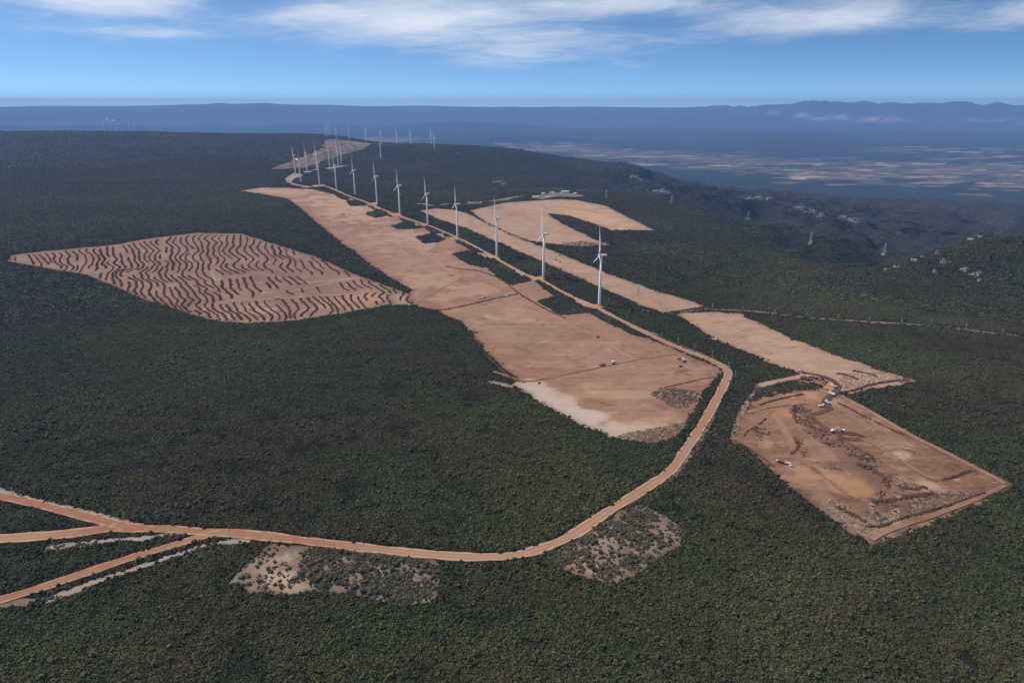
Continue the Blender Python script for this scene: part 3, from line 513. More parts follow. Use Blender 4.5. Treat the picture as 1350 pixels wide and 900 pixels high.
# tracks inside the striped field
for px in ([(265, 411), (285, 400), (330, 396), (400, 392), (450, 389), (490, 385)], [(283, 370), (320, 364), (345, 361), (400, 372), (470, 367)], [(340, 388), (400, 382), (440, 372), (475, 366)], [(276, 352), (284, 371)]):
    road(px, 2.6, 'thin pale track crossing the striped field', .9, mat='soil_pale', name='field_track', step=6, pale=0)
for px in ([(650, 490), (700, 503), (760, 490), (850, 473), (905, 466)], [(545, 402), (575, 384), (610, 367)]):
    road(px, 2.2, 'faint worn track across the big bare field', .85, mat='soil_main', name='field_track', step=6, pale=0)
OUTCROPS = [([(987, 262, 5, 2.5), (1000, 261, 8, 3.5), (1012, 262, 5, 2.5)], 'pale broken rock outcrop highest on the slope above the left pylon'),
    ([(1055, 274, 6, 3), (1068, 279, 9, 3.5), (1082, 284, 6, 2.5)], 'long pale rock outcrop in the middle of the dark slope'), ([(1112, 287, 6, 4), (1122, 292, 8, 4), (1132, 297, 4, 2)], 'tan rock outcrop on the dark slope right of the long one'),
    ([(945, 302, 6, 1.2), (955, 303.5, 5, 1)], 'small pale rock ledge at the plateau edge'), ([(1236, 333, 3, 5), (1243, 345, 5, 5), (1232, 358, 3, 3), (1252, 348, 5, 2)], 'brightest pale rock outcrop on the right hill'),
    ([(1270, 355, 7, 3), (1284, 362, 6, 3), (1291, 369, 3, 3), (1292, 360, 3, 1.5)], 'speckled pale rock band on the lower right hill'), ([(1180, 352, 5, 2.5), (1168, 356, 4, 2), (1205, 343, 6, 2.5), (1216, 338, 4, 2)], 'pale rock ledge in the ravine below the right hill'),
    ([(1280, 316, 4, 1.2), (1292, 312.5, 4, 1.2)], 'thin pale rock ledge on the crest of the right hill'), ([(655, 240, 6, 1.2), (664, 243, 4, 1)], 'small pale rock streak on the dark far slope'), ([(838, 232.5, 8, 2), (846, 236, 5, 1.5)], 'small pale rocks on the far right shoulder of the ridge'),
    ([(868, 252, 9, 2), (880, 254, 7, 2)], 'pale rock cluster below the far ridge shoulder'), ([(994, 311, 4, 1.2)], 'tiny pale rock near the plateau edge')]
ROCKS = [q for ps, _ in OUTCROPS for q in ps]
# ------------------------------------------------------------------ where scrub grows: 2 m raster of cleared land
GX0, GX1, GY0, GY1, GS = -3400, 3400, 60, 4700, 2.0
NX, NY = int((GX1 - GX0) / GS), int((GY1 - GY0) / GS)
BARE = np.zeros((NY, NX), bool); THINM = np.zeros((NY, NX), bool)
def fill(A, P, val):
    P = np.asarray(P); x0, y0 = P.min(0); x1, y1 = P.max(0)
    i0, i1 = max(0, int((x0 - GX0) / GS) - 1), min(NX, int((x1 - GX0) / GS) + 2); j0, j1 = max(0, int((y0 - GY0) / GS) - 1), min(NY, int((y1 - GY0) / GS) + 2)
    if i1 <= i0 or j1 <= j0: return
    X, Y = np.meshgrid(GX0 + (np.arange(i0, i1) + .5) * GS, GY0 + (np.arange(j0, j1) + .5) * GS)
    k = in_poly(X, Y, P); A[j0:j1, i0:i1][k] = val
def fill_line(A, P, w):
    for a, b, wa in zip(P[:-1], P[1:], w[:-1]):
        i0 = max(0, int((min(a[0], b[0]) - wa - GX0) / GS) - 1); i1 = min(NX, int((max(a[0], b[0]) + wa - GX0) / GS) + 2); j0 = max(0, int((min(a[1], b[1]) - wa - GY0) / GS) - 1); j1 = min(NY, int((max(a[1], b[1]) + wa - GY0) / GS) + 2)
        if i1 <= i0 or j1 <= j0: continue
        X, Y = np.meshgrid(GX0 + (np.arange(i0, i1) + .5) * GS, GY0 + (np.arange(j0, j1) + .5) * GS); ab = b - a
        t = np.clip(((X - a[0]) * ab[0] + (Y - a[1]) * ab[1]) / (ab @ ab + 1e-9), 0, 1); A[j0:j1, i0:i1] |= np.hypot(X - a[0] - t * ab[0], Y - a[1] - t * ab[1]) < wa
FIELDS = CLEAR[:6]
for P in CLEAR: fill(BARE, P, True)
for P in KEEP: fill(BARE, densify(P, 6, 3), False)
for P in CLEAR[8:]: fill(BARE, P, True)
for P, w in ROADS: fill_line(BARE, P, w + 1.0)
for P in THIN: fill(THINM, P, True)
def speckle(P, th):
    B = np.zeros_like(BARE); fill(B, P, True); j, i = np.nonzero(B); x = GX0 + (i + .5) * GS; y = GY0 + (j + .5) * GS; k = fbm(x / 26, y / 26, 3) > th; BARE[j[k], i[k]] = True
for P in THIN: speckle(P, -.05)
for u, v, a_, b_ in ROCKS: P = GP([(u + a_ * math.cos(q), v + b_ * math.sin(q)) for q in np.linspace(0, 6.283, 14)])[:, :2]; speckle(P, -.15)
CS_ = np.zeros((NY + 1, NX + 1), np.int64); CS_[1:, 1:] = BARE.cumsum(0).cumsum(1)
def bare_near(x, y, r):
    k = int(round(r / GS)); i = ((x - GX0) / GS).astype(int); j = ((y - GY0) / GS).astype(int)
    i0 = np.clip(i - k, 0, NX); i1 = np.clip(i + k + 1, 0, NX); j0 = np.clip(j - k, 0, NY); j1 = np.clip(j + k + 1, 0, NY)
    return CS_[j1, i1] - CS_[j0, i1] - CS_[j1, i0] + CS_[j0, i0]
# ------------------------------------------------------------------ bush shapes
_phi = (1 + 5 ** .5) / 2
def icosphere(sub):
    bm = bmesh.new(); bmesh.ops.create_icosphere(bm, subdivisions=sub, radius=1); V = np.array([v.co[:] for v in bm.verts]); F = [tuple(v.index for v in f.verts) for f in bm.faces]; bm.free(); return V, F
ICO1, ICO2 = icosphere(1), icosphere(2)
def bush(r, nleaf, core=ICO1, hh=1.0, pale=0.0, leaf=.36, g=rng):
    """one shrub: a lumpy dark core with leaf clumps standing out of it; returns verts, faces, tone"""
    V0, F0 = core; keep = V0[:, 2] > -.55
    ph = g.uniform(0, 6.3, 6); d = 1 + .22 * np.sin(V0[:, 0] * 3.1 + ph[0]) * np.sin(V0[:, 1] * 3.4 + ph[1]) + .16 * np.sin(V0[:, 2] * 4 + ph[2]) + g.uniform(-.12, .12, len(V0))
    P = V0 * d[:, None] * r * .86; P[:, 2] = P[:, 2] * .8 * hh + r * .75 * hh; P[:, 2] = np.maximum(P[:, 2], 0)
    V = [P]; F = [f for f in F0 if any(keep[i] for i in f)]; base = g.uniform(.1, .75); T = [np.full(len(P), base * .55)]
    n = len(P)
    for _ in range(nleaf):
        a = g.uniform(0, 6.283); zc = g.uniform(-.25, 1.0); rh = math.sqrt(max(0, 1 - zc * zc)); o = np.array([rh * math.cos(a), rh * math.sin(a), zc])
        c = o * r * g.uniform(.82, 1.12); c[2] = c[2] * .8 * hh + r * .78 * hh
        nrm = o + g.normal(0, .55, 3) + (0, 0, .3); nrm /= np.linalg.norm(nrm); u = np.cross(nrm, g.normal(0, 1, 3)); u /= np.linalg.norm(u); w = np.cross(nrm, u); s = r * leaf * g.uniform(.6, 1.35)
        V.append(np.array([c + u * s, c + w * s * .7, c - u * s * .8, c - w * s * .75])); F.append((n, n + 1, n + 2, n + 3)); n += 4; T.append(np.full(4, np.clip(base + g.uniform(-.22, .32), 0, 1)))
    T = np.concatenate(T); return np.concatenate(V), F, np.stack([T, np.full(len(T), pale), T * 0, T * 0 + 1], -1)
def clump(name, rad, nb, rmin, rmax, nleaf, core, link=False, leaf=.36, mat='foliage'):
    V = []; F = []; T = []; n = 0; placed = []
    tries = 0
    while len(placed) < nb and tries < nb * 30:
        tries += 1; a = rng.uniform(0, 6.283); q = rad * math.sqrt(rng.random()); r = rng.uniform(rmin, rmax) * (1.0 if rng.random() > .12 else rng.uniform(1.2, 1.75))
        x, y = q * math.cos(a), q * math.sin(a)
        if any((x - X) ** 2 + (y - Y) ** 2 < ((r + r2) * .56) ** 2 for X, Y, r2 in placed): continue
        placed.append((x, y, r)); v, f, t = bush(r, nleaf, core, rng.uniform(.75, 1.25), .55 if rng.random() < .004 else 0., leaf); v = v + (x, y, -.15)
        V.append(v); F += [tuple(i + n for i in ff) for ff in f]; T.append(t); n += len(v)
    return mesh_obj(name, np.concatenate(V), F, M[mat], cols={'tone': np.concatenate(T)}, link=link)
def library(name, objs):
    c = bpy.data.collections.new(name)
    for o in objs: c.objects.link(o)
    return c
LIB_A = library('scrub_near_shapes', [clump('scrub_clump', 7.0, 52, .65, 1.32, 18, ICO1, leaf=.43) for _ in range(16)])
LIB_S = library('scrub_edge_shapes', [clump('scrub_bush', 1.6, 3, .75, 1.6, 26, ICO1, leaf=.4) for _ in range(14)])
LIB_B = library('scrub_far_shapes', [clump('scrub_far_clump', 17.0, 80, 1.4, 2.5, 9, ICO1, leaf=.5) for _ in range(10)])
def scatter(name, pts, lib, s0, s1, label, tilt=0.0):
    n = len(pts); me = bpy.data.meshes.new(name); me.vertices.add(n); me.vertices.foreach_set('co', np.asarray(pts, np.float32).ravel())
    pa = np.asarray(pts)
    e_ = 6.0; gx_ = (ground(pa[:, 0] + e_, pa[:, 1]) - ground(pa[:, 0] - e_, pa[:, 1])) / (2 * e_); gy_ = (ground(pa[:, 0], pa[:, 1] + e_) - ground(pa[:, 0], pa[:, 1] - e_)) / (2 * e_)
    nz_ = 1 / np.sqrt(1 + gx_ ** 2 + gy_ ** 2); nx_, ny_ = -gx_ * nz_, -gy_ * nz_; q_ = 1 / (1 + nz_); A_ = np.array([[1 - nx_ * nx_ * q_, -nx_ * ny_ * q_, nx_], [-nx_ * ny_ * q_, 1 - ny_ * ny_ * q_, ny_], [-nx_, -ny_, nz_]])
    rz_ = rng.uniform(0, 6.283, n); c_, s_ = np.cos(rz_), np.sin(rz_); R0, R1 = A_[:, 0] * c_ + A_[:, 1] * s_, -A_[:, 0] * s_ + A_[:, 1] * c_
    eul = np.stack([np.arctan2(R1[2], A_[2, 2]), np.arcsin(np.clip(-R0[2], -1, 1)), np.arctan2(R0[1], R0[0])], -1)
    a = me.attributes.new('rot', 'FLOAT_VECTOR', 'POINT'); a.data.foreach_set('vector', eul.astype(np.float32).ravel())
    for key, arr in (('scl', rng.uniform(s0, s1, n) * (1 + .32 * fbm(pa[:, 0] / 75 + 4, pa[:, 1] / 75, 3))),):
        a = me.attributes.new(key, 'FLOAT', 'POINT'); a.data.foreach_set('value', arr.astype(np.float32))
    a = me.attributes.new('pick', 'INT', 'POINT'); a.data.foreach_set('value', rng.integers(0, len(lib.objects), n).astype(np.int32))
    o = bpy.data.objects.new(name, me); COL.objects.link(o)
    ng = bpy.data.node_groups.new(name + '_nodes', 'GeometryNodeTree'); ng.interface.new_socket('Geometry', in_out='INPUT', socket_type='NodeSocketGeometry'); ng.interface.new_socket('Geometry', in_out='OUTPUT', socket_type='NodeSocketGeometry')
    N = ng.nodes.new; L = ng.links.new; gi = N('NodeGroupInput'); go = N('NodeGroupOutput'); ci = N('GeometryNodeCollectionInfo'); ci.inputs['Collection'].default_value = lib; ci.inputs['Separate Children'].default_value = True; ci.inputs['Reset Children'].default_value = True
    ip = N('GeometryNodeInstanceOnPoints'); ip.inputs['Pick Instance'].default_value = True
    def at(nm, ty):
        x = N('GeometryNodeInputNamedAttribute'); x.data_type = ty; x.inputs[0].default_value = nm; return x.outputs[0]
    er = N('FunctionNodeEulerToRotation'); L(at('rot', 'FLOAT_VECTOR'), er.inputs[0]); L(gi.outputs[0], ip.inputs['Points']); L(ci.outputs[0], ip.inputs['Instance']); L(at('pick', 'INT'), ip.inputs['Instance Index'])
    L(er.outputs[0], ip.inputs['Rotation']); L(at('scl', 'FLOAT'), ip.inputs['Scale']); L(ip.outputs[0], go.inputs[0])
    o.modifiers.new('scatter', 'NODES').node_group = ng
    tag(o, label, 'scrub', kind='stuff'); return o
def in_view(x, y, m=1.0, lift=0.0):
    z = ground(x, y); u, v = project(x, y, z); return (u > -300) & (u < 1650) & (v < 1120) & (y * cp - (z - H) * sp > 100), z
def jgrid(sp, x0, x1, y0, y1, j=.42):
    gx, gy = np.meshgrid(np.arange(x0, x1, sp), np.arange(y0, y1, sp)); gx = gx + (np.arange(gx.shape[0]) % 2)[:, None] * sp * .5
    return gx.ravel() + rng.uniform(-j, j, gx.size) * sp, gy.ravel() + rng.uniform(-j, j, gx.size) * sp
SPLIT, SEND = 1500.0, 4600.0
def fov(x, y): return (np.abs(x) < 1.1 * y + 220)
# near clumps
x, y = jgrid(8.6, -1500, 1500, 180, SPLIT + 20); r = np.hypot(x, y); k = fov(x, y) & (r < SPLIT); x, y = x[k], y[k]
k, z = in_view(x, y); x, y, z = x[k], y[k], z[k]; full = bare_near(x, y, 8) == 0
# bushes thin out on a few natural glades
kk = full & (rng.random(len(x)) > .10 * sstep(.0, .3, fbm(x / 45 + 8, y / 45, 3)))
PA = np.stack([x[kk], y[kk], z[kk]], -1)
# edges: single bushes
def edges(sp, x0, x1, y0, y1, rmin, rmax, cover, inner):
    x, y = jgrid(sp, x0, x1, y0, y1); r = np.hypot(x, y); k = fov(x, y) & (r >= rmin) & (r < rmax); x, y = x[k], y[k]
    k = (bare_near(x, y, cover) > 0) & (bare_near(x, y, inner) == 0); x, y = x[k], y[k]
    k = rng.random(len(x)) > .10; x, y = x[k], y[k]; k, z = in_view(x, y); return np.stack([x[k], y[k], z[k]], -1)
PS = edges(2.5, -1500, 1500, 250, SPLIT + 20, 0, SPLIT, 13, .9)
x, y = jgrid(9, -1500, 1500, 250, SPLIT); k = fov(x, y) & (bare_near(x, y, 6) > 0) & (bare_near(x, y, 6) < 26) & (rng.random(len(x)) < .5); x, y = x[k], y[k]
PS = np.concatenate([PS, np.stack([x, y, ground(x, y) + .1], -1)])
PS2 = edges(4.4, -2600, 2600, 900, 3400, SPLIT, 3300, 26, 2)
# far clumps
x, y = jgrid(20, -3300, 3300, 900, SEND); r = np.hypot(x, y); k = fov(x, y) & (r >= SPLIT - 8) & (r < SEND); x, y = x[k], y[k]
k, z = in_view(x, y); x, y, z = x[k], y[k], z[k]; k = (bare_near(x, y, 18) == 0)
k &= rng.random(len(x)) > .62 * sstep(-18, -60, z) * (y > 1500)
PB = np.stack([x[k], y[k], z[k]], -1)
x, y = jgrid(40, -5500, 5500, 3200, 8300); r = np.hypot(x, y); k = fov(x, y) & (r >= SEND - 20) & (r < 8300); x, y = x[k], y[k]
k, z = in_view(x, y); k &= (z > -70); x, y, z = x[k], y[k], z[k]
for P in CLEAR: k = ~in_poly(x, y, P); x, y, z = x[k], y[k], z[k]
PC = np.stack([x, y, z], -1)
print('scrub', len(PC), len(PA), len(PS), len(PS2), len(PB))
scatter('scrub', PA, LIB_A, .85, 1.15, 'dense dark green scrub covering the near plateau')
_r0 = np.zeros_like(BARE)
for P, w in ROADS: fill_line(_r0, P, w + 1.5)
PS = PS[~_r0[((PS[:, 1] - GY0) / GS).astype(int), np.clip(((PS[:, 0] - GX0) / GS).astype(int), 0, NX - 1)]]
rag = []
for P in [CLEAR[i] for i in (0, 1, 2, 3, 4, 5)]:
    n_ = len(P); k = rng.integers(0, n_, n_ * 3); a_ = P[k]; b_ = P[(k + 1) % n_]; f_ = rng.random((len(k), 1)); q_ = a_ + (b_ - a_) * f_; d_ = (b_ - a_) / (np.linalg.norm(b_ - a_, axis=1)[:, None] + 1e-9); q_ = q_ + np.stack([-d_[:, 1], d_[:, 0]], -1) * rng.normal(0, 3.2, (len(k), 1)); q_ = q_[fbm(q_[:, 0] / 30, q_[:, 1] / 30, 3) > -.15]; q_ = q_[(q_[:, 1] > 300) & (np.hypot(q_[:, 0], q_[:, 1]) < 2600)]; rag.append(np.stack([q_[:, 0], q_[:, 1], ground(q_[:, 0], q_[:, 1])], -1))
rag = np.concatenate(rag); rag = rag[~_r0[((rag[:, 1] - GY0) / GS).astype(int), np.clip(((rag[:, 0] - GX0) / GS).astype(int), 0, NX - 1)]]
scatter('scrub_edge', rag, LIB_S, .35, .95, 'small tufts straggling over the borders of the bare fields')
scatter('scrub_edge', PS, LIB_S, .75, 1.3, 'dark green bushes thickly lining roads and clearings')
ROADM = np.zeros_like(BARE)
for P, w in ROADS: fill_line(ROADM, P, w + .6)
def off_road(p): return p[~ROADM[((p[:, 1] - GY0) / GS).astype(int), np.clip(((p[:, 0] - GX0) / GS).astype(int), 0, NX - 1)]]
LIB_D = library('dry_scrub_shapes', [clump('dry_scrub_bush', 2.2, 5, .45, 1.15, 22, ICO1, leaf=.42, mat='dry_foliage') for _ in range(10)])
def thin(px, sp, th, pad=1.0):
    P = GP(px)[:, :2]; x0, y0 = P.min(0); x1, y1 = P.max(0); x, y = jgrid(sp, x0, x1, y0, y1); k = in_poly(x, y, P) & (fbm(x / 13, y / 13, 3) > th) & (edge_dist(x, y, P) > pad); x, y = x[k], y[k]; return np.stack([x, y, ground(x, y) + .35], -1)
LOW_G = [(394, 726), (420, 722), (480, 728), (560, 737), (582, 751), (572, 788), (532, 798), (492, 787), (425, 780), (392, 764)]
DRY = [thin(F_BEND, 3.2, .08), thin(F_BEND, 7, -1), thin(LOW_G, 2.8, -.3), thin(F_LOW, 6, -.2)]
for px_ in ([(-10, 648), (30, 652), (110, 674), (172, 687), (165, 693), (70, 672)], [(60, 727), (240, 704), (240, 710), (60, 721)], [(45, 797), (330, 709), (335, 715), (60, 790)], [(952, 520), (918, 594), (880, 640), (874, 634), (912, 590), (946, 520)], [(995, 508), (1035, 502), (1030, 512), (990, 535)], [(846, 433), (965, 486), (955, 488), (850, 440)]): DRY.append(thin(px_, 3.2, -.12, .2))
scatter('dry_scrub', off_road(np.concatenate(DRY)), LIB_D, .7, 1.3, 'low grey brown dry scrub covering the sandy clearings')
scatter('scrub_edge', np.concatenate([PS2]), LIB_S, 1.1, 1.8, 'dark bushes lining the farther fields and the turbine road')
scatter('scrub', PB, LIB_B, .85, 1.15, 'dark scrub covering the far plateau and slopes')
scatter('scrub', PC, LIB_B, 1.9, 2.3, 'dark scrub on the farthest hills below the turbines')
# ------------------------------------------------------------------ wind turbines
def blade_mesh():
    prof = [(0, 1.15, 1.15, 0), (2.0, 1.2, 1.1, 4), (7, 2.3, .8, 13), (12, 2.55, .6, 11), (22, 2.0, .42, 7), (34, 1.45, .28, 4), (44, .95, .17, 2), (51, .55, .09, 1), (54, .16, .04, 0)]
    V = []; F = []; n = 10
    for z, c, th, tw in prof:
        tw = R(tw + 16)
        for k in range(n):
            a = 2 * math.pi * k / n; y = math.cos(a) * c + (.0 if z < 3 else -.35 * c); x = math.sin(a) * th * (1 if math.cos(a) > -.2 else .7) - .0009 * z * z
            V.append((x * math.cos(tw) - y * math.sin(tw), x * math.sin(tw) + y * math.cos(tw), z))
    for j in range(len(prof) - 1):
        for k in range(n): F.append((j * n + k, j * n + (k + 1) % n, (j + 1) * n + (k + 1) % n, (j + 1) * n + k))
    F += [tuple(range(n - 1, -1, -1)), tuple(range((len(prof) - 1) * n, len(prof) * n))]
    return V, F
def make_turbine():
    r = empty('wind_turbine', (0, 0, 0))
    MB().lathe([(4.6, -1.2), (4.6, .5), (3.4, .7), (3.3, .75)], 20).build('foundation', M['pole'], r)
    tw = MB().lathe([(2.75, .6), (2.7, 6), (2.55, 33), (2.5, 33.1), (2.2, 66), (2.15, 66.1), (1.75, 97.6)], 24).build('tower', M['turbine'], r, True)
    MB().box((0, -2.72, 2.6), (1.2, .25, 2.6)).build('door', M['steel'], tw)
    # nacelle: rounded box, rotor at -x, long tail at +x
    bm = bmesh.new(); bmesh.ops.create_cube(bm, size=1)
    for v in bm.verts:
        v.co.x = v.co.x * 13.0 + 4.3; v.co.y *= 4.3 * (.86 if v.co.x > 6 else 1); v.co.z = v.co.z * (4.3 if v.co.x < 6 else 3.4) + 100 + (.25 if v.co.x > 6 else 0)
    bmesh.ops.bevel(bm, geom=bm.edges[:], offset=.55, segments=2, affect='EDGES', profile=.6)
    me = bpy.data.meshes.new('nacelle'); bm.to_mesh(me); bm.free(); me.materials.append(M['turbine']); nc = bpy.data.objects.new('nacelle', me); COL.objects.link(nc); nc.parent = r
    MB().box((8.6, 0, 102.6), (2.0, 3.0, 1.3)).build('cooler', M['steel'], nc)
    ro = empty('rotor', (-3.4, 0, 100)); ro.parent = r
    MB().lathe([(1.2, -3.1), (1.75, -2.5), (2.15, -1.4), (2.3, 0), (2.2, 1.1)], 16, 'X').build('hub', M['turbine'], ro, True)
    bv, bf = blade_mesh(); b0 = None
    for k in range(3):
        if b0 is None: b0 = mesh_obj('blade', bv, bf, M['turbine'], ro, True); b = b0
        else: b = b0.copy(); COL.objects.link(b); b.parent = ro
        b.rotation_euler = (2 * math.pi * k / 3, 0, 0); b.location = Matrix.Rotation(2 * math.pi * k / 3, 3, 'X') @ Vector((-.6, 0, 1.6))
    return r
_turb = []
def turbine(u, v, label, group, yaw=None, ph=None, sc=1.0):
    p = G(u, v)[0]
    t = make_turbine() if not _turb else copy_tree(_turb[0]); _turb.append(t)
    t.location = (p[0], p[1], p[2] - .1); t.scale = (sc, sc, sc)
    view = math.atan2(p[0], p[1])           # bearing from the photographer
    t.rotation_euler = (0, 0, (R(12) if yaw is None else yaw) - view - R(4))
    for ch in t.children:
        if ch.name.startswith('rotor'): ch.rotation_euler = (rng.normal(0, .12) if ph is None else ph, 0, 0)
    tag(t, label, 'wind turbine', group); return t
ORD = ['nearest', 'second', 'third', 'fourth', 'fifth', 'sixth', 'seventh', 'eighth', 'ninth', 'tenth', 'eleventh']
PH = [.05, -.02, .06, .12, .0, .06, .05, .1, -.02, .05, .6]
EX = [', standing by the pale gravel heaps', ', lower blade pointing down left', '', '', '', '', '', '', '', '', '']
for k, (u, v, h) in enumerate(ROW):
    turbine(u, v, ('nearest and largest white wind turbine of the ridge road row' if k == 0 else f'{ORD[k]} white wind turbine from the camera along the ridge road row'), 'wind turbines along the ridge road', yaw=R(14 + rng.uniform(-4, 4)), ph=PH[k])
for k, (u, v, h) in enumerate(MID):
    turbine(u, v, f"{['leftmost', 'second', 'third', 'fourth', 'fifth', 'rightmost'][k]} {'' if k in (0, 5) else 'from left '}of six turbines in front of the reddish furrowed field".replace('  ', ' '), 'turbines before the far furrowed field', yaw=R(12 + rng.uniform(-6, 6)))
turbine(*LONE[0][:2], 'lone white wind turbine on its own pale pad on the dark slope', 'turbines on the far hill', yaw=R(10))
FL = ['leftmost of the three bunched turbines on the far hilltop', 'middle of the three bunched turbines on the far hilltop', 'rightmost of the three bunched turbines on the far hilltop', 'far hilltop turbine just right of the bunched three', 'far turbine above the middle of the furrowed field', 'far turbine at the right tip of the furrowed field', 'far turbine directly behind the lone turbine on the slope',
      'far hilltop turbine between the lone one and the track top', 'far turbine at the top of the climbing pale track', 'leftmost of the three turbines at the right end of the hill', 'middle of the three turbines at the right end of the hill', 'rightmost of the three turbines at the right end of the hill']
for (u, v, h), l in zip(FAR, FL): turbine(u, v, l, 'turbines on the far hill', yaw=R(rng.uniform(0, 25)), ph=rng.uniform(-.5, .5), sc=.94)
LL = ['leftmost turbine of the hazy cluster on the left horizon', 'second turbine from the left in the hazy horizon cluster', 'third turbine from the left in the hazy horizon cluster', 'fourth turbine from the left in the hazy horizon cluster', 'fifth turbine from the left in the hazy horizon cluster', 'sixth turbine from the left in the hazy horizon cluster', 'seventh turbine from left, last of the main hazy horizon cluster', 'left one of the separate hazy pair on the horizon', 'right one of the separate hazy pair on the horizon']
for (u, v, h), l in zip(LEFT, LL): turbine(u, v, l, 'turbines on the left horizon', yaw=R(rng.uniform(0, 40)), ph=rng.uniform(-1, 1))
# ------------------------------------------------------------------ windrows of felled brush
def heap(path, w, h, name, label, cat, group, mat='brush', off=.5, rough=1.0):
    """low rounded bank of brush along a world path"""
    P = smooth_line(np.asarray(path), max(1.3, w * .36)) if len(path) > 1 else np.asarray(path); n = len(P)
    T = np.gradient(P, axis=0); T /= np.linalg.norm(T, axis=1)[:, None] + 1e-9; N = np.stack([-T[:, 1], T[:, 0]], -1)
    ks = np.array([-1, -.72, -.35, 0, .35, .72, 1]); hs = np.array([-.25, .5, .85, 1, .85, .5, -.25]); V = []
    for i in range(n):
        e = min(1, min(i, n - 1 - i) / 2 + .25); ww = w * e * rng.uniform(.55, 1.45)
        sh = rng.normal(0, .2 * w)
        for k, hh in zip(ks, hs):
            q = P[i] + N[i] * (k * ww + sh) + T[i] * rng.normal(0, .18 * w); V.append((q[0], q[1], hh * h * e * rng.uniform(.3, 1.6) if hh > 0 else hh))
    V = np.array(V); V[:, 2] += ground(V[:, 0], V[:, 1]) + off; m = len(ks)
    F = [(i * m + j, i * m + j + 1, (i + 1) * m + j + 1, (i + 1) * m + j) for i in range(n - 1) for j in range(m - 1)]
    F += [tuple(range(m - 1, -1, -1)), tuple(range((n - 1) * m, n * m))]
    o = mesh_obj(name, V, F, M[mat]); tag(o, label, cat, group); return o
SP = np.array(F_STRIPE, float)
def inside_px(u, v): return bool(in_poly(np.array([u]), np.array([v]), SP)[0])
nw = 0; u0 = -40.0
while u0 < 560:
    lean0 = .12 + .95 * np.clip((u0 - 60) / 420, 0, 1)
    pts = []; ph = rng.uniform(0, 6.28); amp = rng.uniform(1.5, 3.6) * (1 if u0 < 380 else .6); v = 300.0; u = u0 - 22 * lean0
    run = rng.uniform(30, 90); seg = []
    def flush(seg):
        global nw
        if len(seg) >= 3:
            heap(GP(seg)[:, :2], rng.uniform(2.0, 3.1), rng.uniform(1.3, 2.2), 'brush_windrow', 'wavy dark brown windrow of felled brush on the striped pinkish field', 'windrow', 'brush windrows on the striped field', off=.4); nw += 1
    while v < 428:
        st = 2.6; v += st; u += st * lean0 * (.75 + .5 * math.sin(v * .045 + u0 * .01)) ; uu = u + float(fbm(np.array([u0 / 60.]), np.array([v / 11.]), 2)[0]) * 12.0 * (1 if u0 < 380 else .7) + rng.normal(0, .3); run -= st
        ok = inside_px(uu, v) and inside_px(uu, v - 1.6) and inside_px(uu, v + 1.4)
        trk = any(abs(v - (a + b * (uu - c))) < 1.6 and c < uu < d for a, b, c, d in [(399, -.075, 285, 500), (369, -.15, 283, 345), (361, .05, 345, 470), (387, -.16, 345, 470)])
        bald = uu > 480 and v > 394 and rng.random() < .3
        blankp = (abs(uu - 215) < 3.5 and 312 < v < 350) or (abs(uu - 345 - (v - 370) * .4) < 5 and 363 < v < 386)
        if not ok or trk or run < 0 or bald or blankp:
            flush(seg); seg = []
            if run < 0: run = rng.uniform(26, 90); v += rng.uniform(0, 1)
            continue
        seg.append((uu, v))
    flush(seg); u0 += rng.uniform(7.4, 9.2)
print('windrows', nw)
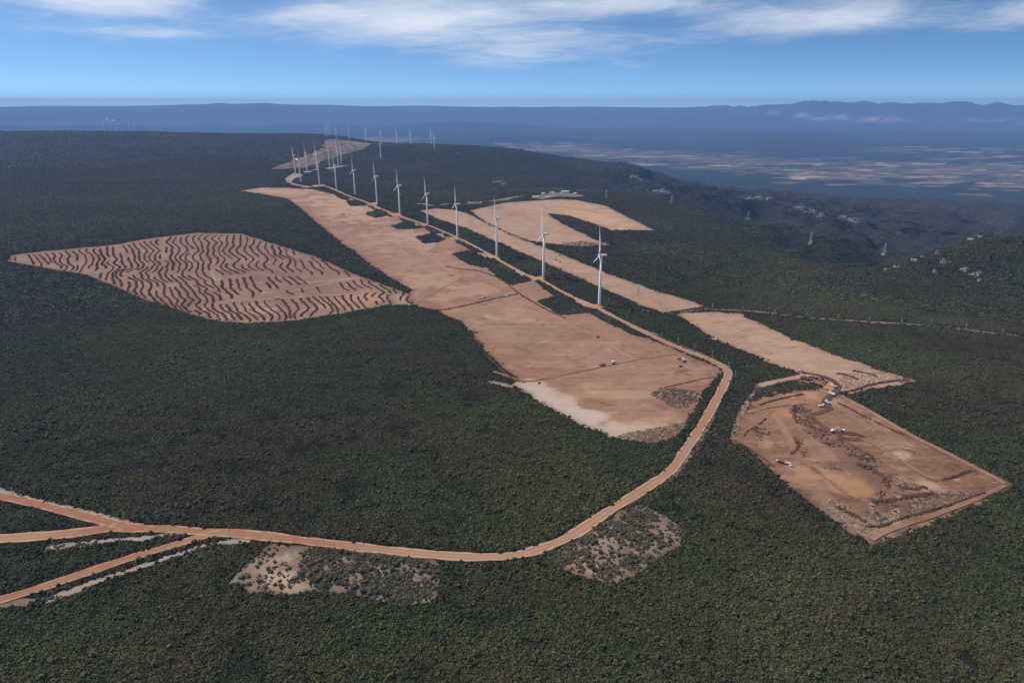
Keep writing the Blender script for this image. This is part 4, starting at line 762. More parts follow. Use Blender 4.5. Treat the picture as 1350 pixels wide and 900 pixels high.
# border bank of the striped field
heap(GP([(14, 346), (60, 354), (108, 362), (148, 377), (196, 398), (240, 411)])[:, :2], 2.2, 1.3, 'brush_bank', 'thin brush bank along the lower left border of the striped field', 'brush bank', None)
for k, (px, w, h, lab) in enumerate([
    ([(549, 405), (566, 408), (582, 409), (610, 404), (640, 397), (662, 392), (684, 387.5)], 2.4, 1.5, 'dark soil bank crossing the middle of the big bare field'),
    ([(588, 351), (606, 355), (625, 356.5), (642, 361), (662, 370), (684, 387), (700, 397), (720, 408), (746, 420)], 2.6, 1.5, 'dark soil bank running down past the scrub islands'),
    ([(744, 414.5), (765, 413), (782, 413.5)], 2.2, 1.3, 'short dark soil bank below the nearest turbine'),
    ([(624, 444), (640, 466), (660, 487), (676, 500), (686, 503)], 2.4, 1.4, 'dark brush bank along the left border of the big field'),
    ([(686, 505), (740, 495), (800, 483), (850, 473), (905, 465)], 1.3, .6, 'low dirt ridge crossing the lower big field'),
    ([(868, 513), (900, 506), (925, 500), (945, 497)], 1.6, .8, 'low dirt ridge above the rubble patch'),
    ([(372, 262), (386, 272), (408, 290), (436, 313), (466, 336), (498, 359), (528, 379)], 2.0, 1.2, 'thin bank along the scrub edge of the upper bare field'),
    ([(1105, 518), (1125, 515), (1150, 507), (1175, 503), (1200, 501)], 2.6, 1.4, 'dark brush bank at the near end of the pale rectangular field'),
    ([(1101, 493), (1112, 494), (1122, 497), (1133, 501)], 2.2, 1.5, 'left short brush bank on the end of the pale rectangular field'),
    ([(1123, 489), (1136, 491), (1148, 494), (1156, 497)], 2.2, 1.5, 'middle short brush bank on the end of the pale rectangular field'),
    ([(1148, 485.5), (1156, 487), (1163, 490)], 2.0, 1.5, 'right short brush bank on the end of the pale rectangular field'),
    ([(1103, 531), (1118, 538), (1134, 547), (1160, 560), (1180, 569), (1193, 574)], 2.2, 1.5, 'dark brush bank along the right side of the earthworks'),
    ([(1140, 695), (1160, 694), (1185, 686), (1215, 677), (1245, 669), (1270, 660), (1300, 650)], 2.2, 1.5, 'dark brush bank along the lower right border of the earthworks'),
    ([(1240, 634), (1262, 628), (1280, 622), (1290, 626)], 2.4, 1.6, 'curved brush bank in the right corner of the earthworks'),
    ([(978, 586), (1000, 600), (1022, 617)], 1.6, 1.0, 'upper of the parallel brush lines at the left earthworks corner'),
    ([(973, 588), (995, 603), (1014, 617)], 1.6, 1.0, 'middle of the parallel brush lines at the left earthworks corner'),
    ([(968, 589), (990, 605), (1010, 620), (1026, 632)], 1.6, 1.0, 'outer of the parallel brush lines at the left earthworks corner'),
    ([(1050, 535), (1046, 545), (1056, 557), (1074, 566), (1092, 577)], 5.0, 2.6, 'big dark red spoil bank left of the haul road'),
    ([(1070, 572), (1098, 584), (1124, 594), (1142, 601)], 5.5, 2.4, 'big dark spoil bank below the haul road loop'),
    ([(1128, 612), (1150, 620), (1166, 632), (1172, 645)], 5.0, 2.0, 'dark torn bank right of the orange earth patch'),
    ([(1150, 664), (1180, 660), (1210, 654), (1236, 652)], 4.0, 1.8, 'long dark torn bank in the lower right earthworks'),
    ([(1100, 668), (1122, 678), (1142, 690)], 3.6, 1.6, 'torn bank near the bottom corner of the earthworks'),
    ([(1042, 600), (1052, 592), (1050, 580)], 3.0, 1.6, 'small dark bank in the middle of the earthworks'),
    ([(1178, 640), (1200, 646), (1222, 643)], 3.6, 1.5, 'short torn bank beside the pale slope of the earthworks'),
    ([(1010, 552), (998, 563), (985, 570), (980, 577)], 1.8, 1.2, 'short dark bank curving in the upper left earthworks'),
    ([(1060, 520), (1040, 524), (1015, 530), (1000, 535)], 2.2, 1.4, 'dark vegetation bank above the orange cut'),
    ([(1030, 512), (1050, 511), (1072, 513)], 2.0, 1.4, 'short grey vegetation bank beside the pale access track'),
    ([(886, 412), (905, 409), (930, 405)], 2.4, 1.8, 'bushy bank between the strip field and the rectangular field')]):
    heap(GP(px)[:, :2], w, h, 'brush_bank', lab, 'brush bank', None, mat='bank' if (k < 7 or 'spoil' in lab) else 'brush')
# ------------------------------------------------------------------ rubble and debris
def debris(name, px, n, s0, s1, label, tone=(.0, 1.0), world=None, flat=.5, mat='rubble', pale=.18, kind='stuff', cat='debris', off=.5, elong=1.6):
    P = GP(px)[:, :2] if world is None else world; x0, y0 = P.min(0); x1, y1 = P.max(0); V = []; F = []; T = []; k = 0; c = 0; it = 0
    n = int(n * 3.0); bx = rng.uniform(x0, x1, n * 8); by = rng.uniform(y0, y1, n * 8); m = in_poly(bx, by, P) & (fbm(bx / 14, by / 14, 3) > -.62 + .5 * np.exp(-edge_dist(bx, by, P) / 3)); bx, by = bx[m][:n], by[m][:n]; bz = ground(bx, by)
    for x, y, z in zip(bx, by, bz):
        s = rng.uniform(s0, s1) * .78 * (1.0 if rng.random() > .08 else 1.8); a = rng.uniform(0, 6.28); el = rng.uniform(1, elong)
        v = ICO1[0] * (1 + rng.uniform(-.3, .3, (12, 1))); v = v * (s * el, s / el ** .5, s * flat); v = np.stack([v[:, 0] * math.cos(a) - v[:, 1] * math.sin(a), v[:, 0] * math.sin(a) + v[:, 1] * math.cos(a), v[:, 2]], -1) + (x, y, z + off + s * flat * .3)
        V.append(v); F += [tuple(i + k for i in f) for f in ICO1[1]]; k += 12; t = rng.uniform(.75, 1) if rng.random() < pale else rng.uniform(*tone); T.append(np.full(12, t))
    T = np.concatenate(T); o = mesh_obj(name, np.concatenate(V), F, M[mat], cols={'tone': np.stack([T, T, T, T * 0 + 1], -1)}); tag(o, label, cat, kind=kind); return o
debris('rubble', [(855, 519), (872, 513), (890, 511), (912, 514), (928, 517), (918, 530), (902, 541), (882, 535), (868, 527)], 520, .5, 1.4, 'rubble and torn brush patch in the lower big field', (.05, .35), pale=.12, elong=2.4)
debris('rubble', [(806, 578), (825, 571), (850, 566), (880, 562), (903, 556), (902, 566), (890, 577), (870, 581), (840, 582)], 620, .4, 1.1, 'rough stubble band at the bottom tip of the big field', (.1, .5), pale=.15)
debris('rubble', [(1044, 540), (1056, 534), (1072, 541), (1066, 552), (1078, 562), (1100, 575), (1120, 584), (1150, 600), (1165, 612), (1140, 610), (1110, 598), (1085, 586), (1062, 572), (1048, 556)], 800, .5, 1.6, 'dark churned spoil ridge beside the haul road', (.0, .32), pale=.06)
debris('rubble', [(1140, 606), (1170, 618), (1200, 636), (1235, 650), (1275, 645), (1290, 652), (1250, 668), (1200, 684), (1160, 692), (1140, 680), (1150, 655), (1160, 640), (1150, 622)], 1500, .5, 1.5, 'torn tree debris spread over the lower right earthworks', (.08, .5), pale=.14, elong=2.6)
debris('rubble', [(1085, 655), (1110, 660), (1140, 675), (1150, 692), (1150, 712), (1120, 696), (1090, 674)], 620, .4, 1.2, 'greyish torn debris at the bottom corner of the earthworks', (.1, .55), pale=.2, elong=2.4)
debris('rubble', [(985, 566), (1000, 558), (1016, 570), (1012, 580), (995, 582)], 260, .4, 1.2, 'dark brush heap area in the left earthworks', (.0, .3), pale=.05)
debris('rubble', [(1046, 575), (1058, 580), (1066, 595), (1060, 606), (1050, 598)], 110, .4, 1.2, 'scattered brush tufts in the middle earthworks', (.0, .35), pale=.1)
debris('rubble', [(1160, 590), (1180, 586), (1205, 592), (1212, 600), (1190, 603), (1165, 600)], 220, .5, 1.2, 'pale broken rock spread in the right earthworks', (.6, .9), pale=.5)
debris('rubble', [(1080, 608), (1105, 612), (1110, 620), (1085, 618)], 110, .4, 1.1, 'small debris scatter above the orange earth patch', (.05, .4), pale=.1)
debris('rubble', [(740, 321), (770, 318), (800, 322), (806, 324.5), (770, 326), (745, 325)], 240, .9, 2.6, 'stubble along the near edge of the hooked field', (.05, .5))
debris('rubble', [(1108, 492), (1160, 490), (1205, 502), (1170, 506), (1115, 516), (1104, 508)], 300, .4, 1.1, 'stubble over the near end of the pale rectangular field', (.1, .5), pale=.2)
# ------------------------------------------------------------------ rock outcrops
def outcrop(parts, label):
    P = GP([(u, v) for u, v, a, b in parts]); V = []; F = []; k = 0; T = []
    for (u, v, a, b), p in zip(parts, P):
        for i in range(max(16, int(a * 6))):
            pu, pv_ = u + rng.normal(0, a * .55), v + rng.normal(0, b * .6); q = G(pu, pv_)[0]
            if np.linalg.norm(q - p) > 260: continue
            s = rng.uniform(.8, 3.0) * np.hypot(p[0], p[1]) / 2200; w_ = ICO1[0] * (1 + rng.uniform(-.35, .35, (12, 1))) * (s * rng.uniform(.8, 1.7), s, s * rng.uniform(.6, 1.3)); w_ = np.round(w_ / (s * .35)) * s * .35 * .5 + w_ * .5
            V.append(w_ + q); F += [tuple(j + k for j in f) for f in ICO1[1]]; k += 12; T.append(np.full(12, rng.random()))
    T = np.concatenate(T); o = mesh_obj('rocks', np.concatenate(V), F, M['rock'], cols={'tone': np.stack([T, T, T, T * 0 + 1], -1)}); tag(o, label, 'rocks', kind='stuff')
for ps_, lab_ in OUTCROPS: outcrop(ps_, lab_)
# ------------------------------------------------------------------ shrubs standing free in the clearings
def make_shrub(kind):
    r = empty('shrub', (0, 0, 0)); v, f, t = bush(1.0, 40, ICO1, 1.0, 0, .33)
    mesh_obj('crown', v + (0, 0, .25), f, M['dry_foliage' if kind else 'foliage'], r, cols={'tone': t})
    b = MB()
    for k in range(4):
        a = k * 1.6 + rng.uniform(-.3, .3); b.bar((0, 0, -.2), (.38 * math.cos(a), .38 * math.sin(a), .75), .06, .03, 5)
    b.build('trunk', M['bark'], r); return r
SH = {0: [make_shrub(0) for _ in range(3)], 1: [make_shrub(1) for _ in range(3)]}; used = set()
def shrubs(px, n, s0, s1, pdry, labels, group, keep=None):
    P = GP(px)[:, :2]; x0, y0 = P.min(0); x1, y1 = P.max(0); bx = rng.uniform(x0, x1, n * 12); by = rng.uniform(y0, y1, n * 12); m = in_poly(bx, by, P) & (edge_dist(bx, by, P) > 1.0) & (fbm(bx / 16 + 2, by / 16, 2) > -.28); bx, by = bx[m][:n], by[m][:n]
    for x, y, z in zip(bx, by, ground(bx, by)):
        k = int(rng.random() < pdry); src = SH[k][rng.integers(0, 3)]
        if src.name in used: o = copy_tree(src)
        else: o = src; used.add(src.name)
        s = rng.uniform(s0, s1); o.location = (x, y, z + .35); o.rotation_euler = (0, 0, rng.uniform(0, 6.28)); o.scale = (s, s, s * rng.uniform(.7, 1.1)); tag(o, labels[k], 'shrub', group)
shrubs([(735, 728), (760, 714), (820, 679), (845, 670), (873, 683), (902, 702), (886, 720), (852, 743), (805, 768), (772, 756)], 120, .8, 2.1, .6, ['green shrub in the sandy clearing beside the road bend', 'dry brown shrub in the sandy clearing beside the road bend'], 'shrubs in the road bend clearing')
shrubs([(395, 732), (420, 724), (480, 730), (560, 738), (580, 752), (570, 786), (532, 795), (492, 785), (425, 778), (395, 760)], 150, 1.0, 2.3, .93, ['green shrub among the grey ones of the lower clearing', 'grey brown shrub in the low clearing under the main road'], 'shrubs in the lower clearing')
shrubs([(310, 768), (340, 738), (352, 722), (395, 724), (400, 775), (370, 782)], 26, .7, 1.8, .6, ['green shrub on the bare sandy end of the lower clearing', 'dry shrub on the bare sandy end of the lower clearing'], 'shrubs on the sandy end')
for k in SH:
    for o in SH[k]:
        if o.name not in used:
            for ch in list(o.children): bpy.data.objects.remove(ch)
            bpy.data.objects.remove(o)
# ------------------------------------------------------------------ utility poles
def make_pole():
    r = empty('utility_pole', (0, 0, 0)); MB().bar((0, 0, -.5), (0, 0, 10.5), .30, .2, 8).build('mast', M['pole'], r)
    ca = MB().bar((-1.3, 0, 9.6), (1.3, 0, 9.6), .16).build('crossarm', M['pole'], r)
    for x in (-1.15, 0, 1.15): MB().lathe([(.09, 9.75), (.14, 9.9), (.09, 10.1), (.12, 10.2)], 8, c=(x, 0, 0)).build('insulator', M['white_paint'], ca)
    return r
_pole = []
def pole(u, v, label, group, rz):
    p = G(u, v)[0]; o = make_pole() if not _pole else copy_tree(_pole[0]); _pole.append(o); o.location = (p[0], p[1], p[2] + .3); o.rotation_euler = (0, 0, rz); tag(o, label, 'utility pole', group)
A1 = [(872, 445), (894, 452.5), (915.6, 462), (938.6, 472), (960, 486), (969, 497), (927, 580)]
for k, (u, v) in enumerate(A1): pole(u, v, ['farthest pole beside the upper road, near the track junction', 'second pole down from the junction on the upper road', 'third pole down from the junction on the upper road', 'fourth pole down from the junction on the upper road', 'pole on the outside of the sharp road bend', 'pole just below the sharp road bend', 'single pole on the pale strip right of the lower curve'][k], 'poles along the upper road', .7)
A2 = [(18, 655), (89.3, 671), (165, 687), (70.7, 720), (181, 751), (69.3, 785), (359, 721), (441, 727), (430, 728)]
for k, (u, v) in enumerate(A2[:8]): pole(u, v, ['leftmost pole on the whitish strip above the upper left road', 'middle pole on the whitish strip above the upper left road', 'rightmost pole on the whitish strip above the upper left road', 'pole between the two left road branches', 'pole halfway along the lower left road branch', 'pole on the lower left road near the frame edge', 'left pole beside the main road over the lower clearing', 'right pole beside the main road over the lower clearing'][k], 'poles at the road fork', 1.2)
A3 = [(939, 407.5), (979, 411), (1020.7, 415.5), (1063, 418.5), (1105, 421.5), (1146, 424), (1188, 427), (1227, 428), (1273, 435), (1320.5, 441.5)]
for k, (u, v) in enumerate(A3): pole(u, v, f"{['leftmost', 'second', 'third', 'fourth', 'fifth', 'sixth', 'seventh', 'eighth', 'ninth', 'rightmost'][k]} pole {'' if k in (0, 9) else 'from the left '}on the track across the right scrub", 'poles on the track across the scrub', .25)
for k, (u, v) in enumerate([(700, 352), (722, 365), (748, 383), (802, 399), (679, 340), (830, 413)]): pole(u, v, ['third pole of the line in the scrub behind the turbine row, from the left', 'pole right behind the second nearest turbine', 'pole in the scrub strip left of the nearest turbine', 'pole in the scrub strip right of the nearest turbine', 'leftmost pole in the scrub strip behind the turbine row', 'rightmost pole of the scrub strip near the track junction'][k], 'poles in the scrub strip', .8)
# met mast on the strip field
p = G(841, 392)[0]; mm = empty('met_mast', (p[0], p[1], p[2] + .8)); mb = MB()
for k in range(3):
    a = k * 2.094; mb.bar((.55 * math.cos(a), .55 * math.sin(a), 0), (.45 * math.cos(a), .45 * math.sin(a), 24), .09)
for j in range(12):
    for k in range(3):
        a, b = k * 2.094, (k + 1) * 2.094; mb.bar((.5 * math.cos(a), .5 * math.sin(a), j * 2), (.5 * math.cos(b), .5 * math.sin(b), j * 2 + 2), .05)
mb.build('lattice', M['dark_metal'], mm); MB().bar((-1.6, 0, 23.6), (1.6, 0, 23.6), .08).build('boom', M['dark_metal'], mm); tag(mm, 'slim dark measuring mast on the end of the strip field', 'mast')
# ------------------------------------------------------------------ lattice pylons
def make_pylon():
    r = empty('lattice_pylon', (0, 0, 0)); w = lambda z: 4.2 * (1 - z / 36) + .9 if z < 30 else 1.3
    zs = [0, 8, 15, 21, 26, 30, 34, 38]; b = MB(); c4 = [(1, 1), (1, -1), (-1, -1), (-1, 1)]
    for i in range(len(zs) - 1):
        z0, z1 = zs[i], zs[i + 1]; a0, a1 = w(z0), w(z1)
        for k in range(4):
            n0, n1 = c4[k], c4[(k + 1) % 4]; b.bar((n0[0] * a0, n0[1] * a0, z0), (n1[0] * a1, n1[1] * a1, z1), .13); b.bar((n1[0] * a0, n1[1] * a0, z0), (n0[0] * a1, n0[1] * a1, z1), .13); b.bar((n0[0] * a1, n0[1] * a1, z1), (n1[0] * a1, n1[1] * a1, z1), .12)
    b.build('bracing', M['steel'], r)
    for sx, sy in c4:
        l = MB()
        for z0, z1 in zip(zs[:-1], zs[1:]): l.bar((sx * w(z0), sy * w(z0), z0), (sx * w(z1), sy * w(z1), z1), .24)
        l.build('leg', M['steel'], r)
    for z, s in ((27, 8.5), (32, 7.2), (37, 5.6)):
        a = MB()
        for sg in (-1, 1):
            for y in (-1, 1): a.bar((sg * 1.2, y * 1.1, z), (sg * s, 0, z + .4), .14); a.bar((sg * 1.2, y * 1.1, z + 2), (sg * s, 0, z + .4), .14)
        ar = a.build('crossarm', M['steel'], r)
        for sg in (-1, 1): MB().lathe([(.12, z - 2.2), (.2, z - 1.6), (.2, z - .4), (.1, z + .4)], 8, c=(sg * s, 0, 0)).build('insulator', M['white_paint'], ar)
    return r
_pyl = []
for (u, v, l, rz) in [(986, 288.5, 'left lattice pylon on a pale pad on the dark slope', .6), (1068, 320, 'middle lattice pylon at the end of the pale service track', .6), (1165.7, 334, 'right lattice pylon on an orange pad in the ravine', .7), (885, 269, 'lattice pylon in the scrub right of the hooked field', .5), (799, 262, 'lattice pylon just right of the substation', .5), (934, 238.5, 'small far lattice pylon where the slope meets the farmland', .6)]:
    p = G(u, v)[0]; o = make_pylon() if not _pyl else copy_tree(_pyl[0]); _pyl.append(o); o.location = (p[0], p[1], p[2] + .2); o.rotation_euler = (0, 0, rz); tag(o, l, 'pylon', 'lattice pylons of the power line')
# ------------------------------------------------------------------ substation
def building(u, v, L_, D_, Hh, label, rz):
    p = G(u, v)[0]; r = empty('substation_building', (p[0], p[1], p[2] + 1.2), rz)
    MB().box((0, 0, Hh / 2 - 1), (L_, D_, Hh + 2)).build('wall', M['white_paint'], r)
    b = MB(); b.add([(-L_ / 2 - .6, -D_ / 2 - .6, Hh + .003), (L_ / 2 + .6, -D_ / 2 - .6, Hh + .003), (L_ / 2 + .6, D_ / 2 + .6, Hh + .003), (-L_ / 2 - .6, D_ / 2 + .6, Hh + .003), (-L_ / 2 - .6, 0, Hh + 2), (L_ / 2 + .6, 0, Hh + 2)], [(0, 1, 5, 4), (2, 3, 4, 5), (1, 2, 5), (3, 0, 4), (3, 2, 1, 0)]); b.build('roof', M['roof'], r)
    for k in range(int(L_ / 6)): MB().box((-L_ / 2 + 3 + 6 * k, -D_ / 2 - .03, Hh * .55), (2.2, .12, 1.6)).build('window', M['glass'], r)
    MB().box((L_ / 2 - 1.3, -D_ / 2 - .03, 1.3), (1.6, .14, 2.6)).build('door', M['dark_metal'], r); tag(r, label, 'building', 'substation buildings')
for a in [(745, 255.2, 34, 13, 9, 'largest white building in the middle of the far substation', .05), (728, 255.6, 20, 9, 5, 'low white building left of the biggest one at the substation', .05), (716, 256.6, 14, 8, 5, 'leftmost small white building of the substation', .05), (758, 256.6, 12, 8, 6, 'small white building right of the biggest substation building', .05), (706, 260.5, 26, 10, 4, 'long low white shed in the front yard of the substation', -.2), (722, 261.5, 16, 8, 4, 'short low white shed in the front yard of the substation', -.2)]: building(*a)
for k, (u, v, l) in enumerate([(735, 253.5, 'left steel gantry behind the substation buildings'), (768, 255.5, 'right steel gantry behind the substation buildings')]):
    p = G(u, v)[0]; r = empty('substation_gantry', (p[0], p[1], p[2] + 1), .05)
    for x in (-22, 0, 22): MB().bar((x, 0, 0), (x, 0, 17), .6, .35).build('post', M['steel'], r)
    MB().bar((-23, 0, 15.5), (23, 0, 15.5), .5).build('beam', M['steel'], r); tag(r, l, 'gantry', 'substation gantries')
# ------------------------------------------------------------------ vehicles
def wheel(x, y, r, parent, w=.5):
    t = MB().lathe([(r * .6, -w / 2), (r, -w / 2 + .06), (r, w / 2 - .06), (r * .6, w / 2)], 14, 'Y', (x, y, r)).build('wheel', M['tyre'], parent); MB().lathe([(r * .5, -w / 2 - .02), (r * .5, w / 2 + .02)], 10, 'Y', (x, y, r)).build('rim', M['steel'], t)
def body_box(c, d, bev, name, mat, parent, taper=(1, 1)):
    bm = bmesh.new(); bmesh.ops.create_cube(bm, size=1)
    for v in bm.verts:
        k = taper if v.co.z > 0 else (1, 1); v.co = Vector((v.co.x * d[0] * k[0] + c[0], v.co.y * d[1] * k[1] + c[1], v.co.z * d[2] + c[2]))
    bmesh.ops.bevel(bm, geom=bm.edges[:], offset=bev, segments=2, affect='EDGES')
    me = bpy.data.meshes.new(name); bm.to_mesh(me); bm.free(); me.materials.append(M[mat]); o = bpy.data.objects.new(name, me); COL.objects.link(o); o.parent = parent; return o
def dump_truck(cab='white_paint', bed='white_paint', load=True):
    r = empty('dump_truck', (0, 0, 0)); MB().box((0, 0, 1.0), (8.4, 1.1, .35)).build('chassis', M['dark_metal'], r)
    c = body_box((3.4, 0, 2.2), (2.0, 2.5, 2.3), .18, 'cab', cab, r, (.86, .94)); body_box((4.32, 0, 2.6), (.25, 2.1, .85), .05, 'windscreen', 'glass', c)
    for s in (-1, 1): MB().box((3.5, s * 1.21, 2.6), (1.1, .12, .7)).build('side_window', M['glass'], c)
    b = MB(); V = [(-4.3, -1.25, 1.35), (2.2, -1.25, 1.35), (2.2, 1.25, 1.35), (-4.3, 1.25, 1.35), (-4.6, -1.45, 2.9), (2.3, -1.45, 2.9), (2.3, 1.45, 2.9), (-4.6, 1.45, 2.9), (-4.3, -1.3, 2.9), (2.1, -1.3, 2.9), (2.1, 1.3, 2.9), (-4.3, 1.3, 2.9), (-4.1, -1.1, 1.6), (2.0, -1.1, 1.6), (2.0, 1.1, 1.6), (-4.1, 1.1, 1.6)]
    Fq = [(3, 2, 1, 0), (0, 1, 5, 4), (1, 2, 6, 5), (2, 3, 7, 6), (3, 0, 4, 7)] + [(4 + k, 4 + (k + 1) % 4, 8 + (k + 1) % 4, 8 + k) for k in range(4)] + [(8 + k, 8 + (k + 1) % 4, 12 + (k + 1) % 4, 12 + k) for k in range(4)] + [(12, 13, 14, 15)]
    b.add(V, Fq); bo = b.build('dump_bed', M[bed], r)
    if load:
        v = ICO2[0] * (1 + rng.uniform(-.12, .12, (len(ICO2[0]), 1))) * (3.1, 1.2, 1.0) + (-1.1, 0, 2.6); mesh_obj('earth_load', v, ICO2[1], M['load'], bo)
    for x in (3.3, -1.6, -3.1):
        for s in (-1, 1): wheel(x, s * 1.05, .55, r)
    return r
def excavator(paint='yellow_paint'):
    r = empty('excavator', (0, 0, 0))
    for s in (-1, 1): body_box((0, s * 1.25, .5), (4.4, .7, 1.0), .35, 'track', 'dark_metal', r)
    MB().lathe([(1.1, .8), (1.1, 1.2)], 16).build('turntable', M['dark_metal'], r); h = body_box((-.6, 0, 2.0), (3.8, 2.8, 1.5), .2, 'house', paint, r); c = body_box((.9, .85, 2.4), (1.6, 1.05, 2.0), .15, 'cab', paint, r, (.9, .95)); body_box((1.2, .85, 2.8), (1.2, 1.15, .9), .05, 'cab_glass', 'glass', c)
    MB().bar((1.2, -.3, 1.9), (4.2, -.3, 4.9), .38, .32).bar((4.2, -.3, 4.9), (6.0, -.3, 4.4), .32, .26).build('boom', M[paint], r); s_ = MB().bar((5.8, -.3, 4.6), (6.5, -.3, 1.8), .28, .2).build('stick', M[paint], r)
    b = MB(); b.add([(6.0, -.9, 1.9), (6.8, -.9, 1.8), (7.1, -.9, .9), (6.4, -.9, .5), (5.8, -.9, 1.0), (6.0, .3, 1.9), (6.8, .3, 1.8), (7.1, .3, .9), (6.4, .3, .5), (5.8, .3, 1.0)], [(0, 1, 2, 3, 4), (9, 8, 7, 6, 5), (0, 5, 6, 1), (1, 6, 7, 2), (2, 7, 8, 3), (3, 8, 9, 4), (4, 9, 5, 0)]); b.build('bucket', M['dark_metal'], s_); return r
def tractor(paint='white_paint'):
    r = empty('tractor', (0, 0, 0)); body_box((1.3, 0, 1.5), (2.6, 1.1, 1.1), .18, 'hood', paint, r); c = body_box((-.9, 0, 2.5), (1.9, 1.9, 1.9), .2, 'cab', 'glass', r, (.85, .85)); body_box((-.9, 0, 3.55), (2.1, 2.0, .3), .08, 'cab_roof', paint, c); body_box((-.9, 0, 1.4), (2.2, 1.4, .8), .15, 'rear_body', paint, r)
    for s in (-1, 1): wheel(-1.2, s * 1.15, 1.0, r, .7); wheel(2.0, s * .95, .65, r, .5); body_box((-1.2, s * 1.15, 2.15), (1.9, .75, .25), .08, 'fender', paint, r)
    MB().bar((2.0, .3, 2.0), (2.0, .3, 3.2), .09).build('exhaust', M['dark_metal'], r); return r
def pickup(paint='white_paint'):
    r = empty('pickup', (0, 0, 0)); body_box((0, 0, .85), (5.2, 1.9, .7), .15, 'body', paint, r); c = body_box((.3, 0, 1.55), (2.3, 1.75, .8), .15, 'cab', paint, r, (.72, .88)); body_box((.3, 0, 1.55), (2.1, 1.82, .5), .05, 'side_glass', 'glass', c); MB().box((-1.75, 0, 1.22), (1.4, 1.5, .06)).build('load_bed', M['dark_metal'], r)
    for x in (1.6, -1.6):
        for s in (-1, 1): wheel(x, s * .85, .4, r, .3)
    return r
def put(o, u, v, rz, label, cat, off=1.2, group=None, sc=.95):
    p = G(u, v)[0]; o.location = (p[0], p[1], p[2] + off); o.rotation_euler = (0, 0, rz); o.scale = (sc,) * 3; tag(o, label, cat, group); return o
put(tractor(), 808, 480, 2.0, 'white tractor beside a brown heap in the middle of the big field', 'tractor', .6, sc=1.5)
put(tractor(), 901.5, 477, .4, 'white tractor between dark heaps near the upper road', 'tractor', .6, sc=1.4)
put(dump_truck(load=False), 634, 394.5, .3, 'left white truck on the dark bank crossing the big field', 'truck', .8)
put(dump_truck(), 639, 393, .3, 'right white truck of the pair on the dark bank', 'truck', .8)
put(pickup(), 667, 391.5, .2, 'white pickup alone on the bare field near the bank crossing', 'pickup', .6, sc=1.4)
put(pickup(), 857.5, 451.5, .5, 'white pickup parked on the field under the upper road', 'pickup', .6)
put(dump_truck(), 1098.5, 511.5, 2.0, 'highest white dump truck on the winding haul road', 'truck', 2.2)
put(dump_truck(load=False), 1096, 522, 2.1, 'second dump truck down the winding haul road', 'truck', 2.2)
put(dump_truck(), 1090.5, 533, 1.8, 'third dump truck down the haul road, above the pale slab', 'truck', 2.2)
put(dump_truck(load=False), 1082.5, 537, .3, 'white dump truck left of the haul road on the pale slab', 'truck', 1.3)
put(excavator('white_paint'), 1097, 571, .35, 'left pale excavator at the haul road loop', 'excavator', 2.2, sc=1.0)
put(excavator('white_paint'), 1110, 570.5, 2.8, 'right pale excavator with boom raised at the haul road loop', 'excavator', 2.2, sc=1.0)
put(dump_truck(), 1056.5, 491.5, 2.6, 'white truck on the reddish mound at the top of the earthworks', 'truck', 1.5)
put(dump_truck('white_paint', 'red_paint', False), 1028, 611.5, 2.7, 'left truck with red bed parked in the earthworks', 'truck', 1.2)
put(dump_truck('red_paint', 'white_paint', False), 1036, 613, 2.7, 'middle truck with red cab parked in the earthworks', 'truck', 1.2)
put(pickup(), 1043, 616, 2.7, 'small white pickup beside the parked red trucks', 'pickup', 1.2)
put(dump_truck(load=False), 941, 449, 2.5, 'upper white truck on the edge of the pale rectangular field', 'truck', .8)
put(pickup(), 975.5, 460.5, 2.5, 'lower white pickup on the edge of the pale rectangular field', 'pickup', .8, sc=1.3)
put(dump_truck(load=False), 365, 394.5, .1, 'white truck on the striped field track', 'truck', 1.1, sc=1.0)
put(dump_truck(load=False), 512, 389.5, .1, 'white truck at the right corner of the striped field', 'truck', .9)
put(excavator(), 772, 367, 2.2, 'yellow excavator working on the long strip field', 'excavator', .9)
put(pickup(), 743, 350, 2.2, 'white pickup on the long strip field', 'pickup', .9)
put(tractor('red_paint'), 738, 346, 2.2, 'red tractor on the long strip field', 'tractor', .9)
# brush heaps lying on the fields
def pile(u, v, r_, h, label, mat='brush'):
    p = G(u, v)[0]; Vv = ICO2[0] * (1 + rng.uniform(-.28, .28, (len(ICO2[0]), 1))) * (r_ * 1.4, r_, h) + (0, 0, h * .25); o = mesh_obj('brush_heap', Vv, ICO2[1], M[mat]); o.location = (p[0], p[1], p[2] + .5); o.rotation_euler = (0, 0, rng.uniform(0, 3)); tag(o, label, 'heap', 'heaps on the bare fields')
for a in [(794, 482, 4.5, 2.2, 'brown brush heap left of the white tractor in the big field'), (788, 445, 2.8, 2.0, 'lone dark heap high on the big field'), (895.5, 474, 2.4, 1.6, 'upper dark heap by the tractor near the upper road'), (897.5, 483.5, 2.6, 1.8, 'lower dark heap by the tractor near the upper road'), (711, 505.5, 2, 1.5, 'dark heap at the left corner of the lower big field'), (738, 337, 3, 2, 'dark heap on the long strip field'), (733, 343, 2.6, 1.6, 'smaller dark heap on the long strip field'), (453, 283, 4, 1.8, 'left dark heap on the upper bare field'), (461, 283.2, 4, 1.6, 'right dark heap on the upper bare field'), (1061, 500, 6, 3.2, 'dark red earth mound at the top of the earthworks')]: pile(*a)
